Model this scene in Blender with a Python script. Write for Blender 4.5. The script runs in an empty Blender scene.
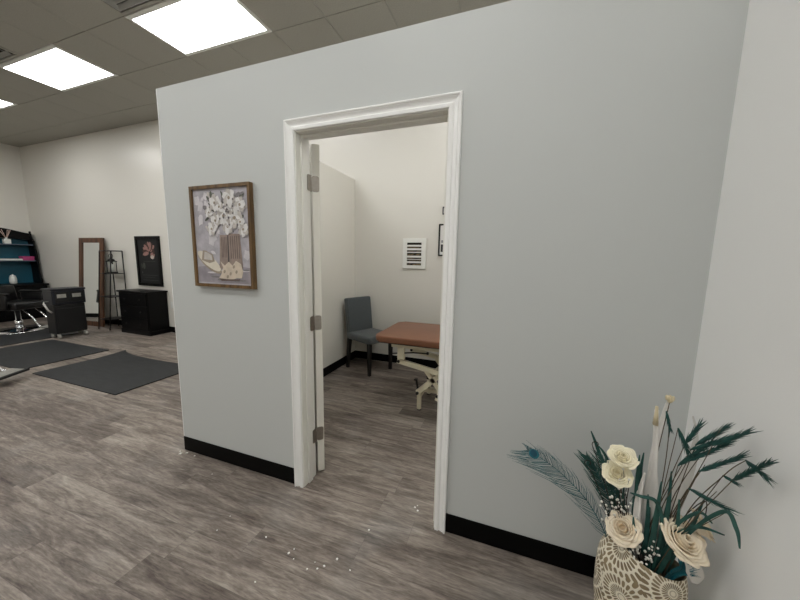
import bpy, bmesh, math, random
from mathutils import Vector, Matrix, noise as mnoise
random.seed(7)
C = bpy.context.scene.collection
PI = math.pi
def R(d): return math.radians(d)
def lin(c):
    return tuple(((v/255)/12.92 if v/255 <= .04045 else ((v/255+.055)/1.055)**2.4) for v in c)

# ------------------------------------------------------------------ materials
def mat(name, col, rough=.5, metal=0., bump=0., bscale=200., var=0., vscale=8., spec=.5, sheen=0., stretch=(1,1,1), trans=0.):
    m = bpy.data.materials.new(name); m.use_nodes = True
    nt = m.node_tree; b = nt.nodes['Principled BSDF']
    c = lin(col)
    b.inputs['Base Color'].default_value = (*c, 1)
    b.inputs['Roughness'].default_value = rough
    b.inputs['Metallic'].default_value = metal
    b.inputs['Specular IOR Level'].default_value = spec
    if sheen: b.inputs['Sheen Weight'].default_value = sheen
    if trans: b.inputs['Transmission Weight'].default_value = trans
    if var or bump:
        tc = nt.nodes.new('ShaderNodeTexCoord'); mp = nt.nodes.new('ShaderNodeMapping')
        mp.inputs['Scale'].default_value = stretch
        nt.links.new(tc.outputs['Object'], mp.inputs['Vector'])
    if var:
        n = nt.nodes.new('ShaderNodeTexNoise'); n.inputs['Scale'].default_value = vscale; n.inputs['Detail'].default_value = 5
        nt.links.new(mp.outputs['Vector'], n.inputs['Vector'])
        r = nt.nodes.new('ShaderNodeValToRGB')
        r.color_ramp.elements[0].position = .3; r.color_ramp.elements[1].position = .7
        r.color_ramp.elements[0].color = (*[max(0, v*(1-var)) for v in c], 1)
        r.color_ramp.elements[1].color = (*[min(1, v*(1+var)) for v in c], 1)
        nt.links.new(n.outputs['Fac'], r.inputs['Fac']); nt.links.new(r.outputs['Color'], b.inputs['Base Color'])
    if bump:
        n = nt.nodes.new('ShaderNodeTexNoise'); n.inputs['Scale'].default_value = bscale; n.inputs['Detail'].default_value = 3
        nt.links.new(mp.outputs['Vector'], n.inputs['Vector'])
        bp = nt.nodes.new('ShaderNodeBump'); bp.inputs['Strength'].default_value = bump; bp.inputs['Distance'].default_value = .002
        nt.links.new(n.outputs['Fac'], bp.inputs['Height']); nt.links.new(bp.outputs['Normal'], b.inputs['Normal'])
    return m

def mth(nt, op, a, b=None, c=None):
    n = nt.nodes.new('ShaderNodeMath'); n.operation = op
    for i, v in enumerate((a, b, c)):
        if v is None: continue
        if isinstance(v, (int, float)): n.inputs[i].default_value = v
        else: nt.links.new(v, n.inputs[i])
    return n.outputs[0]

def floor_mat():
    m = bpy.data.materials.new('vinyl_plank'); m.use_nodes = True
    nt = m.node_tree; b = nt.nodes['Principled BSDF']; L = nt.links.new
    tc = nt.nodes.new('ShaderNodeTexCoord'); s = nt.nodes.new('ShaderNodeSeparateXYZ'); L(tc.outputs['Object'], s.inputs[0])
    W, LN = .152, 1.22
    v = mth(nt, 'DIVIDE', mth(nt, 'ADD', s.outputs['Y'], 12.008), W)
    row = mth(nt, 'FLOOR', v); fv = mth(nt, 'FRACT', v)
    wn = nt.nodes.new('ShaderNodeTexWhiteNoise'); wn.noise_dimensions = '1D'; L(row, wn.inputs['W'])
    u = mth(nt, 'ADD', mth(nt, 'DIVIDE', mth(nt, 'ADD', s.outputs['X'], 20.), LN), mth(nt, 'MULTIPLY', wn.outputs['Value'], 7.3))
    cell = mth(nt, 'FLOOR', u); fu = mth(nt, 'FRACT', u)
    cv = nt.nodes.new('ShaderNodeCombineXYZ'); L(row, cv.inputs[0]); L(cell, cv.inputs[1])
    w2 = nt.nodes.new('ShaderNodeTexWhiteNoise'); w2.noise_dimensions = '2D'; L(cv.outputs[0], w2.inputs['Vector'])
    rnd = w2.outputs['Value']
    # grain, stretched along x, offset per plank
    def grain(sx, sy, det, dist=0.):
        off = nt.nodes.new('ShaderNodeCombineXYZ')
        L(mth(nt, 'ADD', mth(nt, 'MULTIPLY', s.outputs['X'], sx), mth(nt, 'MULTIPLY', rnd, 40.)), off.inputs[0])
        L(mth(nt, 'ADD', mth(nt, 'MULTIPLY', s.outputs['Y'], sy), mth(nt, 'MULTIPLY', rnd, 17.)), off.inputs[1])
        n = nt.nodes.new('ShaderNodeTexNoise'); n.inputs['Scale'].default_value = 1; n.inputs['Detail'].default_value = det
        n.inputs['Roughness'].default_value = .62; n.inputs['Distortion'].default_value = dist
        L(off.outputs[0], n.inputs['Vector']); return n.outputs['Fac']
    g1 = grain(2.3, 18, 8, 1.3); g2 = grain(20, 130, 6, .4); g3 = grain(1.6, 5.5, 4)
    f = mth(nt, 'ADD', mth(nt, 'MULTIPLY', g1, .58), mth(nt, 'MULTIPLY', g2, .32))
    f = mth(nt, 'ADD', f, mth(nt, 'MULTIPLY', g3, .20))
    f = mth(nt, 'ADD', f, mth(nt, 'MULTIPLY', mth(nt, 'SUBTRACT', rnd, .5), .10))
    r = nt.nodes.new('ShaderNodeValToRGB'); e = r.color_ramp.elements
    e[0].position = .37; e[0].color = (*lin((54, 46, 40)), 1)
    e[1].position = .78; e[1].color = (*lin((184, 175, 162)), 1)
    for p, c in ((.45, (86, 76, 69)), (.54, (114, 104, 96)), (.65, (148, 138, 128))):
        x = e.new(p); x.color = (*lin(c), 1)
    L(f, r.inputs['Fac'])
    # seams
    sv = mth(nt, 'LESS_THAN', mth(nt, 'MINIMUM', fv, mth(nt, 'SUBTRACT', 1., fv)), .0075)
    su = mth(nt, 'LESS_THAN', mth(nt, 'MINIMUM', fu, mth(nt, 'SUBTRACT', 1., fu)), .001)
    sm = mth(nt, 'MAXIMUM', sv, su)
    mx = nt.nodes.new('ShaderNodeMix'); mx.data_type = 'RGBA'
    L(mth(nt, 'MULTIPLY', sm, .42), mx.inputs['Factor']); L(r.outputs['Color'], mx.inputs['A']); mx.inputs['B'].default_value = (*lin((58, 50, 46)), 1)
    # chalky dust smears
    dn = nt.nodes.new('ShaderNodeTexNoise'); dn.inputs['Scale'].default_value = 2.3; dn.inputs['Detail'].default_value = 6; L(tc.outputs['Object'], dn.inputs['Vector'])
    dr = nt.nodes.new('ShaderNodeValToRGB'); dr.color_ramp.elements[0].position = .52; dr.color_ramp.elements[1].position = .75; L(dn.outputs['Fac'], dr.inputs['Fac'])
    mx2 = nt.nodes.new('ShaderNodeMix'); mx2.data_type = 'RGBA'
    L(mth(nt, 'MULTIPLY', dr.outputs['Color'], .22), mx2.inputs['Factor']); L(mx.outputs['Result'], mx2.inputs['A']); mx2.inputs['B'].default_value = (*lin((168, 168, 166)), 1)
    L(mx2.outputs['Result'], b.inputs['Base Color'])
    rr = mth(nt, 'ADD', .42, mth(nt, 'MULTIPLY', g2, .22)); L(rr, b.inputs['Roughness'])
    b.inputs['Specular IOR Level'].default_value = .4
    bp = nt.nodes.new('ShaderNodeBump'); bp.inputs['Strength'].default_value = .25; bp.inputs['Distance'].default_value = .001
    L(mth(nt, 'SUBTRACT', g2, sm), bp.inputs['Height']); L(bp.outputs['Normal'], b.inputs['Normal'])
    return m

def wood_mat(name, dark, light, axis='Z', sc=14., rough=.5):
    m = bpy.data.materials.new(name); m.use_nodes = True
    nt = m.node_tree; b = nt.nodes['Principled BSDF']; L = nt.links.new
    tc = nt.nodes.new('ShaderNodeTexCoord'); mp = nt.nodes.new('ShaderNodeMapping')
    st = {'X': (.1, 1, 1), 'Y': (1, .1, 1), 'Z': (1, 1, .1)}[axis]
    mp.inputs['Scale'].default_value = [v*sc for v in st]
    L(tc.outputs['Object'], mp.inputs['Vector'])
    n = nt.nodes.new('ShaderNodeTexNoise'); n.inputs['Scale'].default_value = 2.; n.inputs['Detail'].default_value = 6; n.inputs['Distortion'].default_value = .5
    L(mp.outputs['Vector'], n.inputs['Vector'])
    r = nt.nodes.new('ShaderNodeValToRGB')
    r.color_ramp.elements[0].position = .35; r.color_ramp.elements[0].color = (*lin(dark), 1)
    r.color_ramp.elements[1].position = .68; r.color_ramp.elements[1].color = (*lin(light), 1)
    L(n.outputs['Fac'], r.inputs['Fac']); L(r.outputs['Color'], b.inputs['Base Color'])
    b.inputs['Roughness'].default_value = rough
    return m

def emis(name, col, s):
    m = bpy.data.materials.new(name); m.use_nodes = True
    b = m.node_tree.nodes['Principled BSDF']
    b.inputs['Base Color'].default_value = (.8, .8, .8, 1)
    b.inputs['Emission Color'].default_value = (*col, 1); b.inputs['Emission Strength'].default_value = s
    return m

def vase_mat():
    m = bpy.data.materials.new('carved_vase'); m.use_nodes = True
    nt = m.node_tree; b = nt.nodes['Principled BSDF']; L = nt.links.new
    uv = nt.nodes.new('ShaderNodeUVMap'); uv.uv_map = 'UVMap'
    SC = 7.6
    mp = nt.nodes.new('ShaderNodeMapping'); mp.inputs['Scale'].default_value = (SC, SC, SC); L(uv.outputs[0], mp.inputs['Vector'])
    vo = nt.nodes.new('ShaderNodeTexVoronoi'); vo.voronoi_dimensions = '2D'; vo.inputs['Scale'].default_value = 1.; vo.inputs['Randomness'].default_value = .55
    L(mp.outputs[0], vo.inputs['Vector'])
    d = nt.nodes.new('ShaderNodeVectorMath'); d.operation = 'SUBTRACT'; L(mp.outputs[0], d.inputs[0]); L(vo.outputs['Position'], d.inputs[1])
    s = nt.nodes.new('ShaderNodeSeparateXYZ'); L(d.outputs[0], s.inputs[0])
    ang = mth(nt, 'ARCTAN2', s.outputs['Y'], s.outputs['X'])
    ln = nt.nodes.new('ShaderNodeVectorMath'); ln.operation = 'LENGTH'; L(d.outputs[0], ln.inputs[0])
    k = mth(nt, 'MULTIPLY', mth(nt, 'POWER', ln.outputs['Value'], .72), 5.2)
    ring = mth(nt, 'FLOOR', k); fr = mth(nt, 'FRACT', k)
    a = mth(nt, 'ADD', mth(nt, 'MULTIPLY', ang, 13.), mth(nt, 'MULTIPLY', ring, PI/2*1.0))
    pa = mth(nt, 'ABSOLUTE', mth(nt, 'SINE', a))
    pr = mth(nt, 'SINE', mth(nt, 'MULTIPLY', fr, PI))
    prod = mth(nt, 'MULTIPLY', pa, mth(nt, 'POWER', pr, .6))
    sm = nt.nodes.new('ShaderNodeMapRange'); sm.interpolation_type = 'SMOOTHSTEP'
    sm.inputs['From Min'].default_value = .38; sm.inputs['From Max'].default_value = .56
    L(prod, sm.inputs['Value'])
    cen = mth(nt, 'GREATER_THAN', ln.outputs['Value'], .06)
    h = mth(nt, 'MULTIPLY', sm.outputs['Result'], cen)
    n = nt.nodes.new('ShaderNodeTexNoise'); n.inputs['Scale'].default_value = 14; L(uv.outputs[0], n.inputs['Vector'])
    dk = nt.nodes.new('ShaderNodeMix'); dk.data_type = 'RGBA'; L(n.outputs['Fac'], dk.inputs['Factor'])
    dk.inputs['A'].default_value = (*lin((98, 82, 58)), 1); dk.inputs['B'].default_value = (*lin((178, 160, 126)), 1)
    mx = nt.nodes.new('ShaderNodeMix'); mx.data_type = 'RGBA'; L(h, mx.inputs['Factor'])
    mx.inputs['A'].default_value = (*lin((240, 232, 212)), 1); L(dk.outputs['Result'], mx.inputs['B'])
    L(mx.outputs['Result'], b.inputs['Base Color']); b.inputs['Roughness'].default_value = .6
    bp = nt.nodes.new('ShaderNodeBump'); bp.inputs['Strength'].default_value = .8; bp.inputs['Distance'].default_value = .003; bp.invert = True
    L(h, bp.inputs['Height']); L(bp.outputs['Normal'], b.inputs['Normal'])
    return m

def slat_glow(): pass

M = {}
M['floor'] = floor_mat()
M['grey_wall'] = mat('grey_wall_paint', (198, 201, 199), .55, bump=.12, bscale=260)
M['white_wall'] = mat('white_wall_paint', (233, 230, 221), .5, bump=.12, bscale=260)
M['right_wall'] = mat('pale_grey_wall_paint', (243, 243, 241), .55, bump=.12, bscale=260)
M['far_wall'] = mat('warm_white_wall_paint', (223, 220, 212), .33, bump=.1, bscale=200)
M['tile'] = mat('mineral_ceiling_tile', (172, 170, 161), .9, bump=.5, bscale=160, var=.10, vscale=120)
M['grid'] = mat('ceiling_grid_metal', (160, 160, 156), .6, var=.03, vscale=5)
M['base'] = mat('black_vinyl_base', (3, 3, 3), .55, bump=.05, bscale=60, spec=.12)
M['trim'] = mat('white_semi_gloss_trim', (245, 245, 243), .32, bump=.02, bscale=300)
M['jamb'] = mat('offwhite_jamb_paint', (232, 231, 224), .4, bump=.02, bscale=300)
M['door'] = mat('offwhite_door_paint', (226, 223, 213), .4, bump=.02, bscale=300)
M['nickel'] = mat('satin_nickel', (160, 154, 146), .38, 1., var=.08, vscale=60)
M['chrome'] = mat('polished_chrome', (225, 226, 228), .12, 1., var=.02, vscale=20)
M['steel_dull'] = mat('scuffed_steel', (178, 176, 170), .4, .6, var=.15, vscale=30)
M['light'] = emis('light_panel_diffuser', (1, 1, .985), 13.)
M['white_metal'] = mat('white_enamel', (235, 235, 230), .4, var=.02, vscale=10)
M['frame_wood'] = wood_mat('brown_frame_wood', (80, 58, 30), (122, 94, 56), 'Z', 16)
M['mirror_wood'] = wood_mat('walnut_frame_wood', (60, 38, 24), (104, 70, 48), 'Z', 10)
M['mirror'] = mat('mirror_silver', (232, 236, 236), .02, 1., var=.005, vscale=2)
M['black_paint'] = mat('black_furniture_paint', (3, 3, 4), .45, var=.2, vscale=10, spec=.18)
M['black_plastic'] = mat('black_plastic', (8, 9, 12), .45, var=.15, vscale=14)
M['navy_plastic'] = mat('dark_navy_plastic', (15, 19, 30), .35, var=.15, vscale=14)
M['black_vinyl'] = mat('black_upholstery_vinyl', (9, 9, 10), .35, bump=.2, bscale=120)
M['black_metal'] = mat('black_iron', (18, 16, 15), .45, .3, var=.15, vscale=20)
M['teal'] = mat('teal_board_paint', (6, 78, 98), .5, var=.10, vscale=5)
M['teal_edge'] = mat('shelf_edge_grey', (92, 104, 122), .45, var=.08, vscale=9)
M['mat'] = mat('black_rubber_mat', (29, 31, 33), .6, bump=.4, bscale=90, var=.4, vscale=6, stretch=(1, 4, 1))
M['grey_fabric'] = mat('grey_chair_fabric', (78, 84, 86), .9, bump=.5, bscale=420, var=.08, vscale=60, sheen=.3)
M['dark_leg'] = mat('dark_stained_leg', (20, 17, 16), .4, var=.2, vscale=20)
M['tan_vinyl'] = mat('tan_massage_vinyl', (126, 82, 58), .42, bump=.15, bscale=70, var=.08, vscale=9)
M['cream_steel'] = mat('cream_steel', (226, 218, 192), .4, var=.03, vscale=12)
M['rubber'] = mat('black_rubber', (18, 18, 18), .6, var=.1, vscale=30)
M['paper'] = mat('white_paper', (228, 227, 224), .7, var=.02, vscale=9)
M['pink'] = mat('pink_card', (176, 62, 118), .55, var=.08, vscale=20)
M['ceramic'] = mat('white_ceramic', (222, 224, 220), .3, var=.04, vscale=20)
M['reed'] = mat('pale_reed', (206, 180, 168), .7, var=.1, vscale=60)
M['slot'] = mat('dark_slot_void', (40, 36, 28), .8, var=.4, vscale=40)
M['slot_brown'] = mat('dusty_brown_filter', (112, 96, 70), .8, var=.5, vscale=60)
M['vase'] = vase_mat()
M['vase_in'] = mat('vase_inside', (120, 108, 88), .8, var=.1, vscale=30)
M['petal'] = mat('cream_sola_petal', (250, 243, 216), .75, bump=.3, bscale=300, var=.05, vscale=40)
M['petal2'] = mat('dried_ivory_petal', (243, 230, 206), .75, bump=.3, bscale=300, var=.07, vscale=40)
M['petal_white'] = mat('translucent_white_petal', (226, 222, 214), .6, var=.05, vscale=40, trans=.15)
M['stem'] = mat('brown_dried_stem', (84, 72, 54), .7, var=.2, vscale=60)
M['twig'] = mat('dark_twig', (46, 38, 32), .7, var=.2, vscale=60)
M['dteal'] = mat('dark_teal_dyed_grass', (26, 72, 66), .6, var=.35, vscale=45)
M['teal_leaf'] = mat('deep_green_teal_leaf', (40, 84, 76), .6, var=.3, vscale=30)
M['pteal'] = mat('peacock_barb_teal', (44, 96, 102), .5, var=.3, vscale=30)
M['peye'] = mat('peacock_eye_blue', (10, 74, 92), .35, var=.2, vscale=40)
M['peye2'] = mat('peacock_eye_ring', (24, 104, 116), .4, var=.2, vscale=40)
M['spear'] = mat('whitewashed_leaf', (222, 219, 213), .75, bump=.4, bscale=90, var=.12, vscale=14, stretch=(3, 3, .5))
M['spear_tip'] = mat('raw_cream_cut_end', (214, 200, 166), .8, var=.1, vscale=50)
M['pearl'] = mat('pearl_white_berry', (228, 226, 218), .3, var=.03, vscale=80)
M['crumb'] = mat('white_plaster', (236, 235, 230), .9, var=.04, vscale=90)

# ------------------------------------------------------------------ builders
class MB:
    def __init__(s): s.bm = bmesh.new(); s.mats = []; s.uvs = None
    def mi(s, m):
        if m is None: return 0
        if m not in s.mats: s.mats.append(m)
        return s.mats.index(m)
    def box(s, lo, hi, m=None, bev=0., T=None, seg=2):
        x0, y0, z0 = lo; x1, y1, z1 = hi
        vs = [s.bm.verts.new(p) for p in ((x0,y0,z0),(x1,y0,z0),(x1,y1,z0),(x0,y1,z0),(x0,y0,z1),(x1,y0,z1),(x1,y1,z1),(x0,y1,z1))]
        fs = [s.bm.faces.new([vs[i] for i in q]) for q in ((3,2,1,0),(4,5,6,7),(0,1,5,4),(1,2,6,5),(2,3,7,6),(3,0,4,7))]
        k = s.mi(m)
        for f in fs: f.material_index = k
        allv = list(vs)
        if bev > 0:
            es = list({e for f in fs for e in f.edges})
            r = bmesh.ops.bevel(s.bm, geom=es, offset=bev, segments=seg, affect='EDGES', profile=.5)
            for f in r['faces']: f.material_index = k
            allv = list({v for f in r['faces'] for v in f.verts} | {v for v in vs if v.is_valid})
        if T is not None:
            for v in allv: v.co = T @ v.co
        return s
    def prism(s, poly, axis, a, b, m=None, T=None):
        # polygon in the plane normal to axis ('x': (y,z), 'y': (x,z), 'z': (x,y)), extruded a..b
        def P(p, t):
            u, w = p
            return Vector({'x': (t, u, w), 'y': (u, t, w), 'z': (u, w, t)}[axis])
        A = [s.bm.verts.new(P(p, a)) for p in poly]; Bv = [s.bm.verts.new(P(p, b)) for p in poly]
        k = s.mi(m); n = len(poly); fs = []
        fs.append(s.bm.faces.new(A[::-1])); fs.append(s.bm.faces.new(Bv))
        for i in range(n): fs.append(s.bm.faces.new((A[i], A[(i+1) % n], Bv[(i+1) % n], Bv[i])))
        for f in fs: f.material_index = k
        if T is not None:
            for v in A+Bv: v.co = T @ v.co
        return s
    def tube(s, pts, r, m=None, n=8, T=None, cap=True, smooth=False):
        pts = [Vector(p) for p in pts]
        if smooth and len(pts) > 2: 
            src = pts; rr = r if isinstance(r, (list, tuple)) else None
            pts = spline(src, 6)
            if rr: r = [rr[0]+(rr[-1]-rr[0])*i/(len(pts)-1) for i in range(len(pts))]
        rs = r if isinstance(r, (list, tuple)) else [r]*len(pts)
        if len(rs) != len(pts): rs = [rs[0]+(rs[-1]-rs[0])*i/(len(pts)-1) for i in range(len(pts))]
        k = s.mi(m); prev = None; up = None; first = None; last = None
        for i, p in enumerate(pts):
            d = (pts[min(i+1, len(pts)-1)]-pts[max(i-1, 0)])
            d = d.normalized() if d.length > 1e-9 else Vector((0, 0, 1))
            if up is None:
                up = Vector((0, 0, 1)) if abs(d.z) < .9 else Vector((1, 0, 0))
            a = d.cross(up); a = a.normalized() if a.length > 1e-6 else d.orthogonal().normalized()
            b = a.cross(d).normalized(); up = b
            ring = []
            for j in range(n):
                t = 2*PI*j/n; co = p+(a*math.cos(t)+b*math.sin(t))*max(rs[i], 1e-5)
                if T is not None: co = T @ co
                ring.append(s.bm.verts.new(co))
            if prev:
                for j in range(n):
                    f = s.bm.faces.new((prev[j], prev[(j+1) % n], ring[(j+1) % n], ring[j])); f.material_index = k; f.smooth = True
            else: first = ring
            prev = ring; last = ring
        if cap:
            s.bm.faces.new(first[::-1]).material_index = k; s.bm.faces.new(last).material_index = k
        return s
    def lathe(s, prof, m=None, n=24, T=None, center=(0, 0)):
        k = s.mi(m); prev = None
        for (r, z) in prof:
            ring = []
            for j in range(n):
                t = 2*PI*j/n; co = Vector((center[0]+r*math.cos(t), center[1]+r*math.sin(t), z))
                if T is not None: co = T @ co
                ring.append(s.bm.verts.new(co))
            if prev:
                for j in range(n):
                    f = s.bm.faces.new((prev[j], prev[(j+1) % n], ring[(j+1) % n], ring[j])); f.material_index = k; f.smooth = True
            else: s.bm.faces.new(ring[::-1]).material_index = k
            prev = ring
        s.bm.faces.new(prev).material_index = k
        return s
    def ball(s, c, rx, ry=None, rz=None, m=None, u=10, v=7, T=None):
        ry = ry or rx; rz = rz or rx; c = Vector(c); k = s.mi(m)
        rows = []
        for i in range(1, v):
            th = PI*i/v; row = []
            for j in range(u):
                ph = 2*PI*j/u
                co = c+Vector((rx*math.sin(th)*math.cos(ph), ry*math.sin(th)*math.sin(ph), rz*math.cos(th)))
                row.append(s.bm.verts.new(T @ co if T is not None else co))
            rows.append(row)
        t = s.bm.verts.new(T @ (c+Vector((0, 0, rz))) if T is not None else c+Vector((0, 0, rz)))
        bt = s.bm.verts.new(T @ (c-Vector((0, 0, rz))) if T is not None else c-Vector((0, 0, rz)))
        fs = []
        for j in range(u):
            fs.append(s.bm.faces.new((t, rows[0][j], rows[0][(j+1) % u])))
            fs.append(s.bm.faces.new((bt, rows[-1][(j+1) % u], rows[-1][j])))
            for i in range(v-2):
                fs.append(s.bm.faces.new((rows[i][j], rows[i+1][j], rows[i+1][(j+1) % u], rows[i][(j+1) % u])))
        for f in fs: f.material_index = k; f.smooth = True
        return s
    def strip(s, rows, m=None, thick=0.0):
        # rows: list of lists of points -> grid surface (smooth)
        k = s.mi(m); V = [[s.bm.verts.new(p) for p in r] for r in rows]
        for i in range(len(V)-1):
            for j in range(len(V[i])-1):
                f = s.bm.faces.new((V[i][j], V[i][j+1], V[i+1][j+1], V[i+1][j])); f.material_index = k; f.smooth = True
        return s
    def poly(s, pts, m=None):
        f = s.bm.faces.new([s.bm.verts.new(p) for p in pts]); f.material_index = s.mi(m); return s
    def build(s, name, m=None, parent=None, solid=0., subsurf=0, recalc=True, smooth=None):
        if recalc: bmesh.ops.recalc_face_normals(s.bm, faces=s.bm.faces)
        me = bpy.data.meshes.new(name); s.bm.to_mesh(me); s.bm.free()
        for q in (s.mats if s.mats else [m]): me.materials.append(q)
        if smooth is not None:
            for p in me.polygons: p.use_smooth = smooth
        o = bpy.data.objects.new(name, me); C.objects.link(o)
        if parent is not None: o.parent = parent
        if solid:
            md = o.modifiers.new('thickness', 'SOLIDIFY'); md.thickness = solid; md.offset = 0
        if subsurf:
            md = o.modifiers.new('smooth', 'SUBSURF'); md.levels = subsurf; md.render_levels = subsurf
        return o

def spline(pts, k=8):
    P = [Vector(p) for p in pts]; out = []
    for i in range(len(P)-1):
        p0 = P[max(i-1, 0)]; p1 = P[i]; p2 = P[i+1]; p3 = P[min(i+2, len(P)-1)]
        for j in range(k):
            t = j/k
            out.append(.5*((2*p1)+(-p0+p2)*t+(2*p0-5*p1+4*p2-p3)*t*t+(-p0+3*p1-3*p2+p3)*t**3))
    out.append(P[-1]); return out

def tag(o, label=None, cat=None, group=None, kind=None):
    if label: o['label'] = label
    if cat: o['category'] = cat
    if group: o['group'] = group
    if kind: o['kind'] = kind
    return o
def thing(name, label, cat, loc=(0, 0, 0), rz=0., group=None):
    o = bpy.data.objects.new(name, None); C.objects.link(o); o.empty_display_size = .1
    o.location = loc; o.rotation_euler = (0, 0, rz)
    return tag(o, label, cat, group)
def struct(mb, name, m): 
    o = mb.build(name, m); o['kind'] = 'structure'; return o
def dup(root, loc, rz=None, label=None, group=None):
    r = root.copy(); C.objects.link(r); r.location = loc
    if rz is not None: r.rotation_euler = (0, 0, rz)
    if label: r['label'] = label
    if group: r['group'] = group
    def rec(src, dst):
        for ch in [c for c in bpy.data.objects if c.parent is src]:
            c = ch.copy(); C.objects.link(c); c.parent = dst; rec(ch, c)
    rec(root, r); return r

# ------------------------------------------------------------------ dimensions (metres; y=0 is the face of the grey wall, z=0 the floor)
XL, XR, H, YB, HC, XF, YR = -.969, 1.845, 2.417, 2.331, 3.609, -8.84, -6.0
WT = .116                       # grey wall thickness
JX0, JX1, JZ = .062, .871, 2.045  # inside faces of the door jamb
XI = -.832                      # partition face inside the little room
BH = .107                       # black base height

# ------------------------------------------------------------------ setting
struct(MB().box((XF-.12, YR-.12, -.1), (XR+.12, YB+.12, 0)), 'floor', M['floor'])

# ceiling: individual lay-in tiles with eased edges over a recessed grid, one surface
lights_xy = [(x, y) for y in (.71, -1.73, -4.17) for x in (-7.2, -4.8, -2.4, 0.)]
vents_xy = [(-2.4, .10), (-4.8, .10)]
cb = MB()
cb.box((XF-.12, YR-.12, HC+.007), (XR+.12, YB+.12, HC+.06), M['grid'])
TX, TY = .6, .61
ix = math.floor(XF/TX)
while ix*TX < XR:
    iy = -12
    while .71+iy*TY < YB:
        x0, y0 = ix*TX, .71+iy*TY; x1, y1 = x0+TX, y0+TY
        cx, cy = (x0+x1)/2, (y0+y1)/2
        used = any(lx < cx < lx+1.2 and ly < cy < ly+.61 for lx, ly in lights_xy) or any(abs(vx+.3-cx) < .1 and abs(vy+.305-cy) < .1 for vx, vy in vents_xy)
        iy += 1
        a0, a1 = max(x0+.0025, XF), min(x1-.0025, XR); b0, b1 = max(y0+.0025, YR), min(y1-.0025, YB)
        if used or a1-a0 < .02 or b1-b0 < .02: continue
        e = .003
        k = cb.mi(M['tile'])
        lo = [cb.bm.verts.new(p) for p in ((a0+e, b0+e, HC), (a1-e, b0+e, HC), (a1-e, b1-e, HC), (a0+e, b1-e, HC))]
        md = [cb.bm.verts.new(p) for p in ((a0, b0, HC+e), (a1, b0, HC+e), (a1, b1, HC+e), (a0, b1, HC+e))]
        tp = [cb.bm.verts.new(p) for p in ((a0, b0, HC+.02), (a1, b0, HC+.02), (a1, b1, HC+.02), (a0, b1, HC+.02))]
        fs = [cb.bm.faces.new(lo[::-1]), cb.bm.faces.new(tp)]
        for q in range(4):
            r = (q+1) % 4
            fs += [cb.bm.faces.new((lo[q], lo[r], md[r], md[q])), cb.bm.faces.new((md[q], md[r], tp[r], tp[q]))]
        for f in fs: f.material_index = k
    ix += 1
struct(cb, 'ceiling', None)

# walls
w = MB()
w.box((XL, 0, 0), (JX0-.02, WT, H)); w.box((JX1+.02, 0, 0), (XR, WT, H)); w.box((JX0-.02, 0, JZ+.02), (JX1+.02, WT, H))
struct(w, 'wall_front', M['grey_wall'])
struct(MB().box((XR, YR, 0), (XR+.12, YB+.12, HC+.01)), 'wall_right', M['right_wall'])
struct(MB().box((XF-.12, YB, 0), (XR, YB+.12, HC+.01)), 'wall_back', M['far_wall'])
struct(MB().box((XF-.12, YR, 0), (XF, YB, HC+.01)), 'wall_left', M['far_wall'])
struct(MB().box((XF-.12, YR-.12, 0), (XR+.12, YR, HC+.01)), 'wall_rear', M['far_wall'])
struct(MB().box((XL, WT, 0), (XI, YB, H), bev=.003), 'wall_partition', M['white_wall'])
# a pale corner bead finishing the free end of the grey wall
struct(MB().box((XL-.004, -.0015, .0), (XL, WT, H), bev=.001), 'trim_3', M['trim'])

# black vinyl bases
def base(name, lo, hi): struct(MB().box(lo, hi, bev=.0015, seg=1), name, M['base'])
base('baseboard_front_left', (XL, -.006, .004), (.0, 0, BH))
base('baseboard_front_right', (.932, -.006, .004), (XR, 0, BH))
base('baseboard_right', (XR-.006, YR, .004), (XR, -.006, BH))
base('baseboard_inner_left', (XI, WT, .004), (XI+.006, YB, BH))
base('baseboard_inner_back', (XI+.006, YB-.006, .004), (XR, YB, BH))
base('baseboard_back', (XF, YB-.006, .004), (XL, YB, BH))
base('baseboard_left', (XF, YR, .004), (XF+.006, YB-.006, BH))
base('baseboard_rear', (XF+.006, YR, .004), (XR-.006, YR+.006, BH))

# moulded white door casing, mitred
prof = [(0, 0), (0, .009), (.002, .0115), (.013, .0125), (.017, .0125), (.0215, .0085), (.0225, .0068), (.030, .0085), (.038, .0125), (.0405, .0150), (.0415, .0125), (.0445, .0125), (.046, .0165), (.049, .0190), (.054, .0190), (.0568, .0165), (.0568, 0)]
cas = MB(); k = 0; rings = []
xa, xb, zt = JX0-.005, JX1+.005, JZ+.005
for st in range(4):
    ring = []
    for d, t in prof:
        p = [(xa-d, -t, 0.001), (xa-d, -t, zt+d), (xb+d, -t, zt+d), (xb+d, -t, 0.001)][st]
        ring.append(cas.bm.verts.new(p))
    rings.append(ring)
for i in range(3):
    for j in range(len(prof)):
        j2 = (j+1) % len(prof)
        cas.bm.faces.new((rings[i][j], rings[i][j2], rings[i+1][j2], rings[i+1][j]))
cas.bm.faces.new(rings[0]); cas.bm.faces.new(rings[3])
struct(cas, 'trim_1', M['trim'])
jb = MB()
jb.box((JX0-.02, -.001, .001), (JX0, WT+.002, JZ+.02)); jb.box((JX1, -.001, .001), (JX1+.02, WT+.002, JZ+.02)); jb.box((JX0, -.001, JZ), (JX1, WT+.002, JZ+.02))
sy0, sy1, sd = .036, .074, .011     # door stop
jb.box((JX0, sy0, .001), (JX0+sd, sy1, JZ-sd), bev=.002, seg=1); jb.box((JX1-sd, sy0, .001), (JX1, sy1, JZ-sd), bev=.002, seg=1); jb.box((JX0, sy0, JZ-sd), (JX1, sy1, JZ), bev=.002, seg=1)
struct(jb, 'trim_2', M['jamb'])

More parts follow.
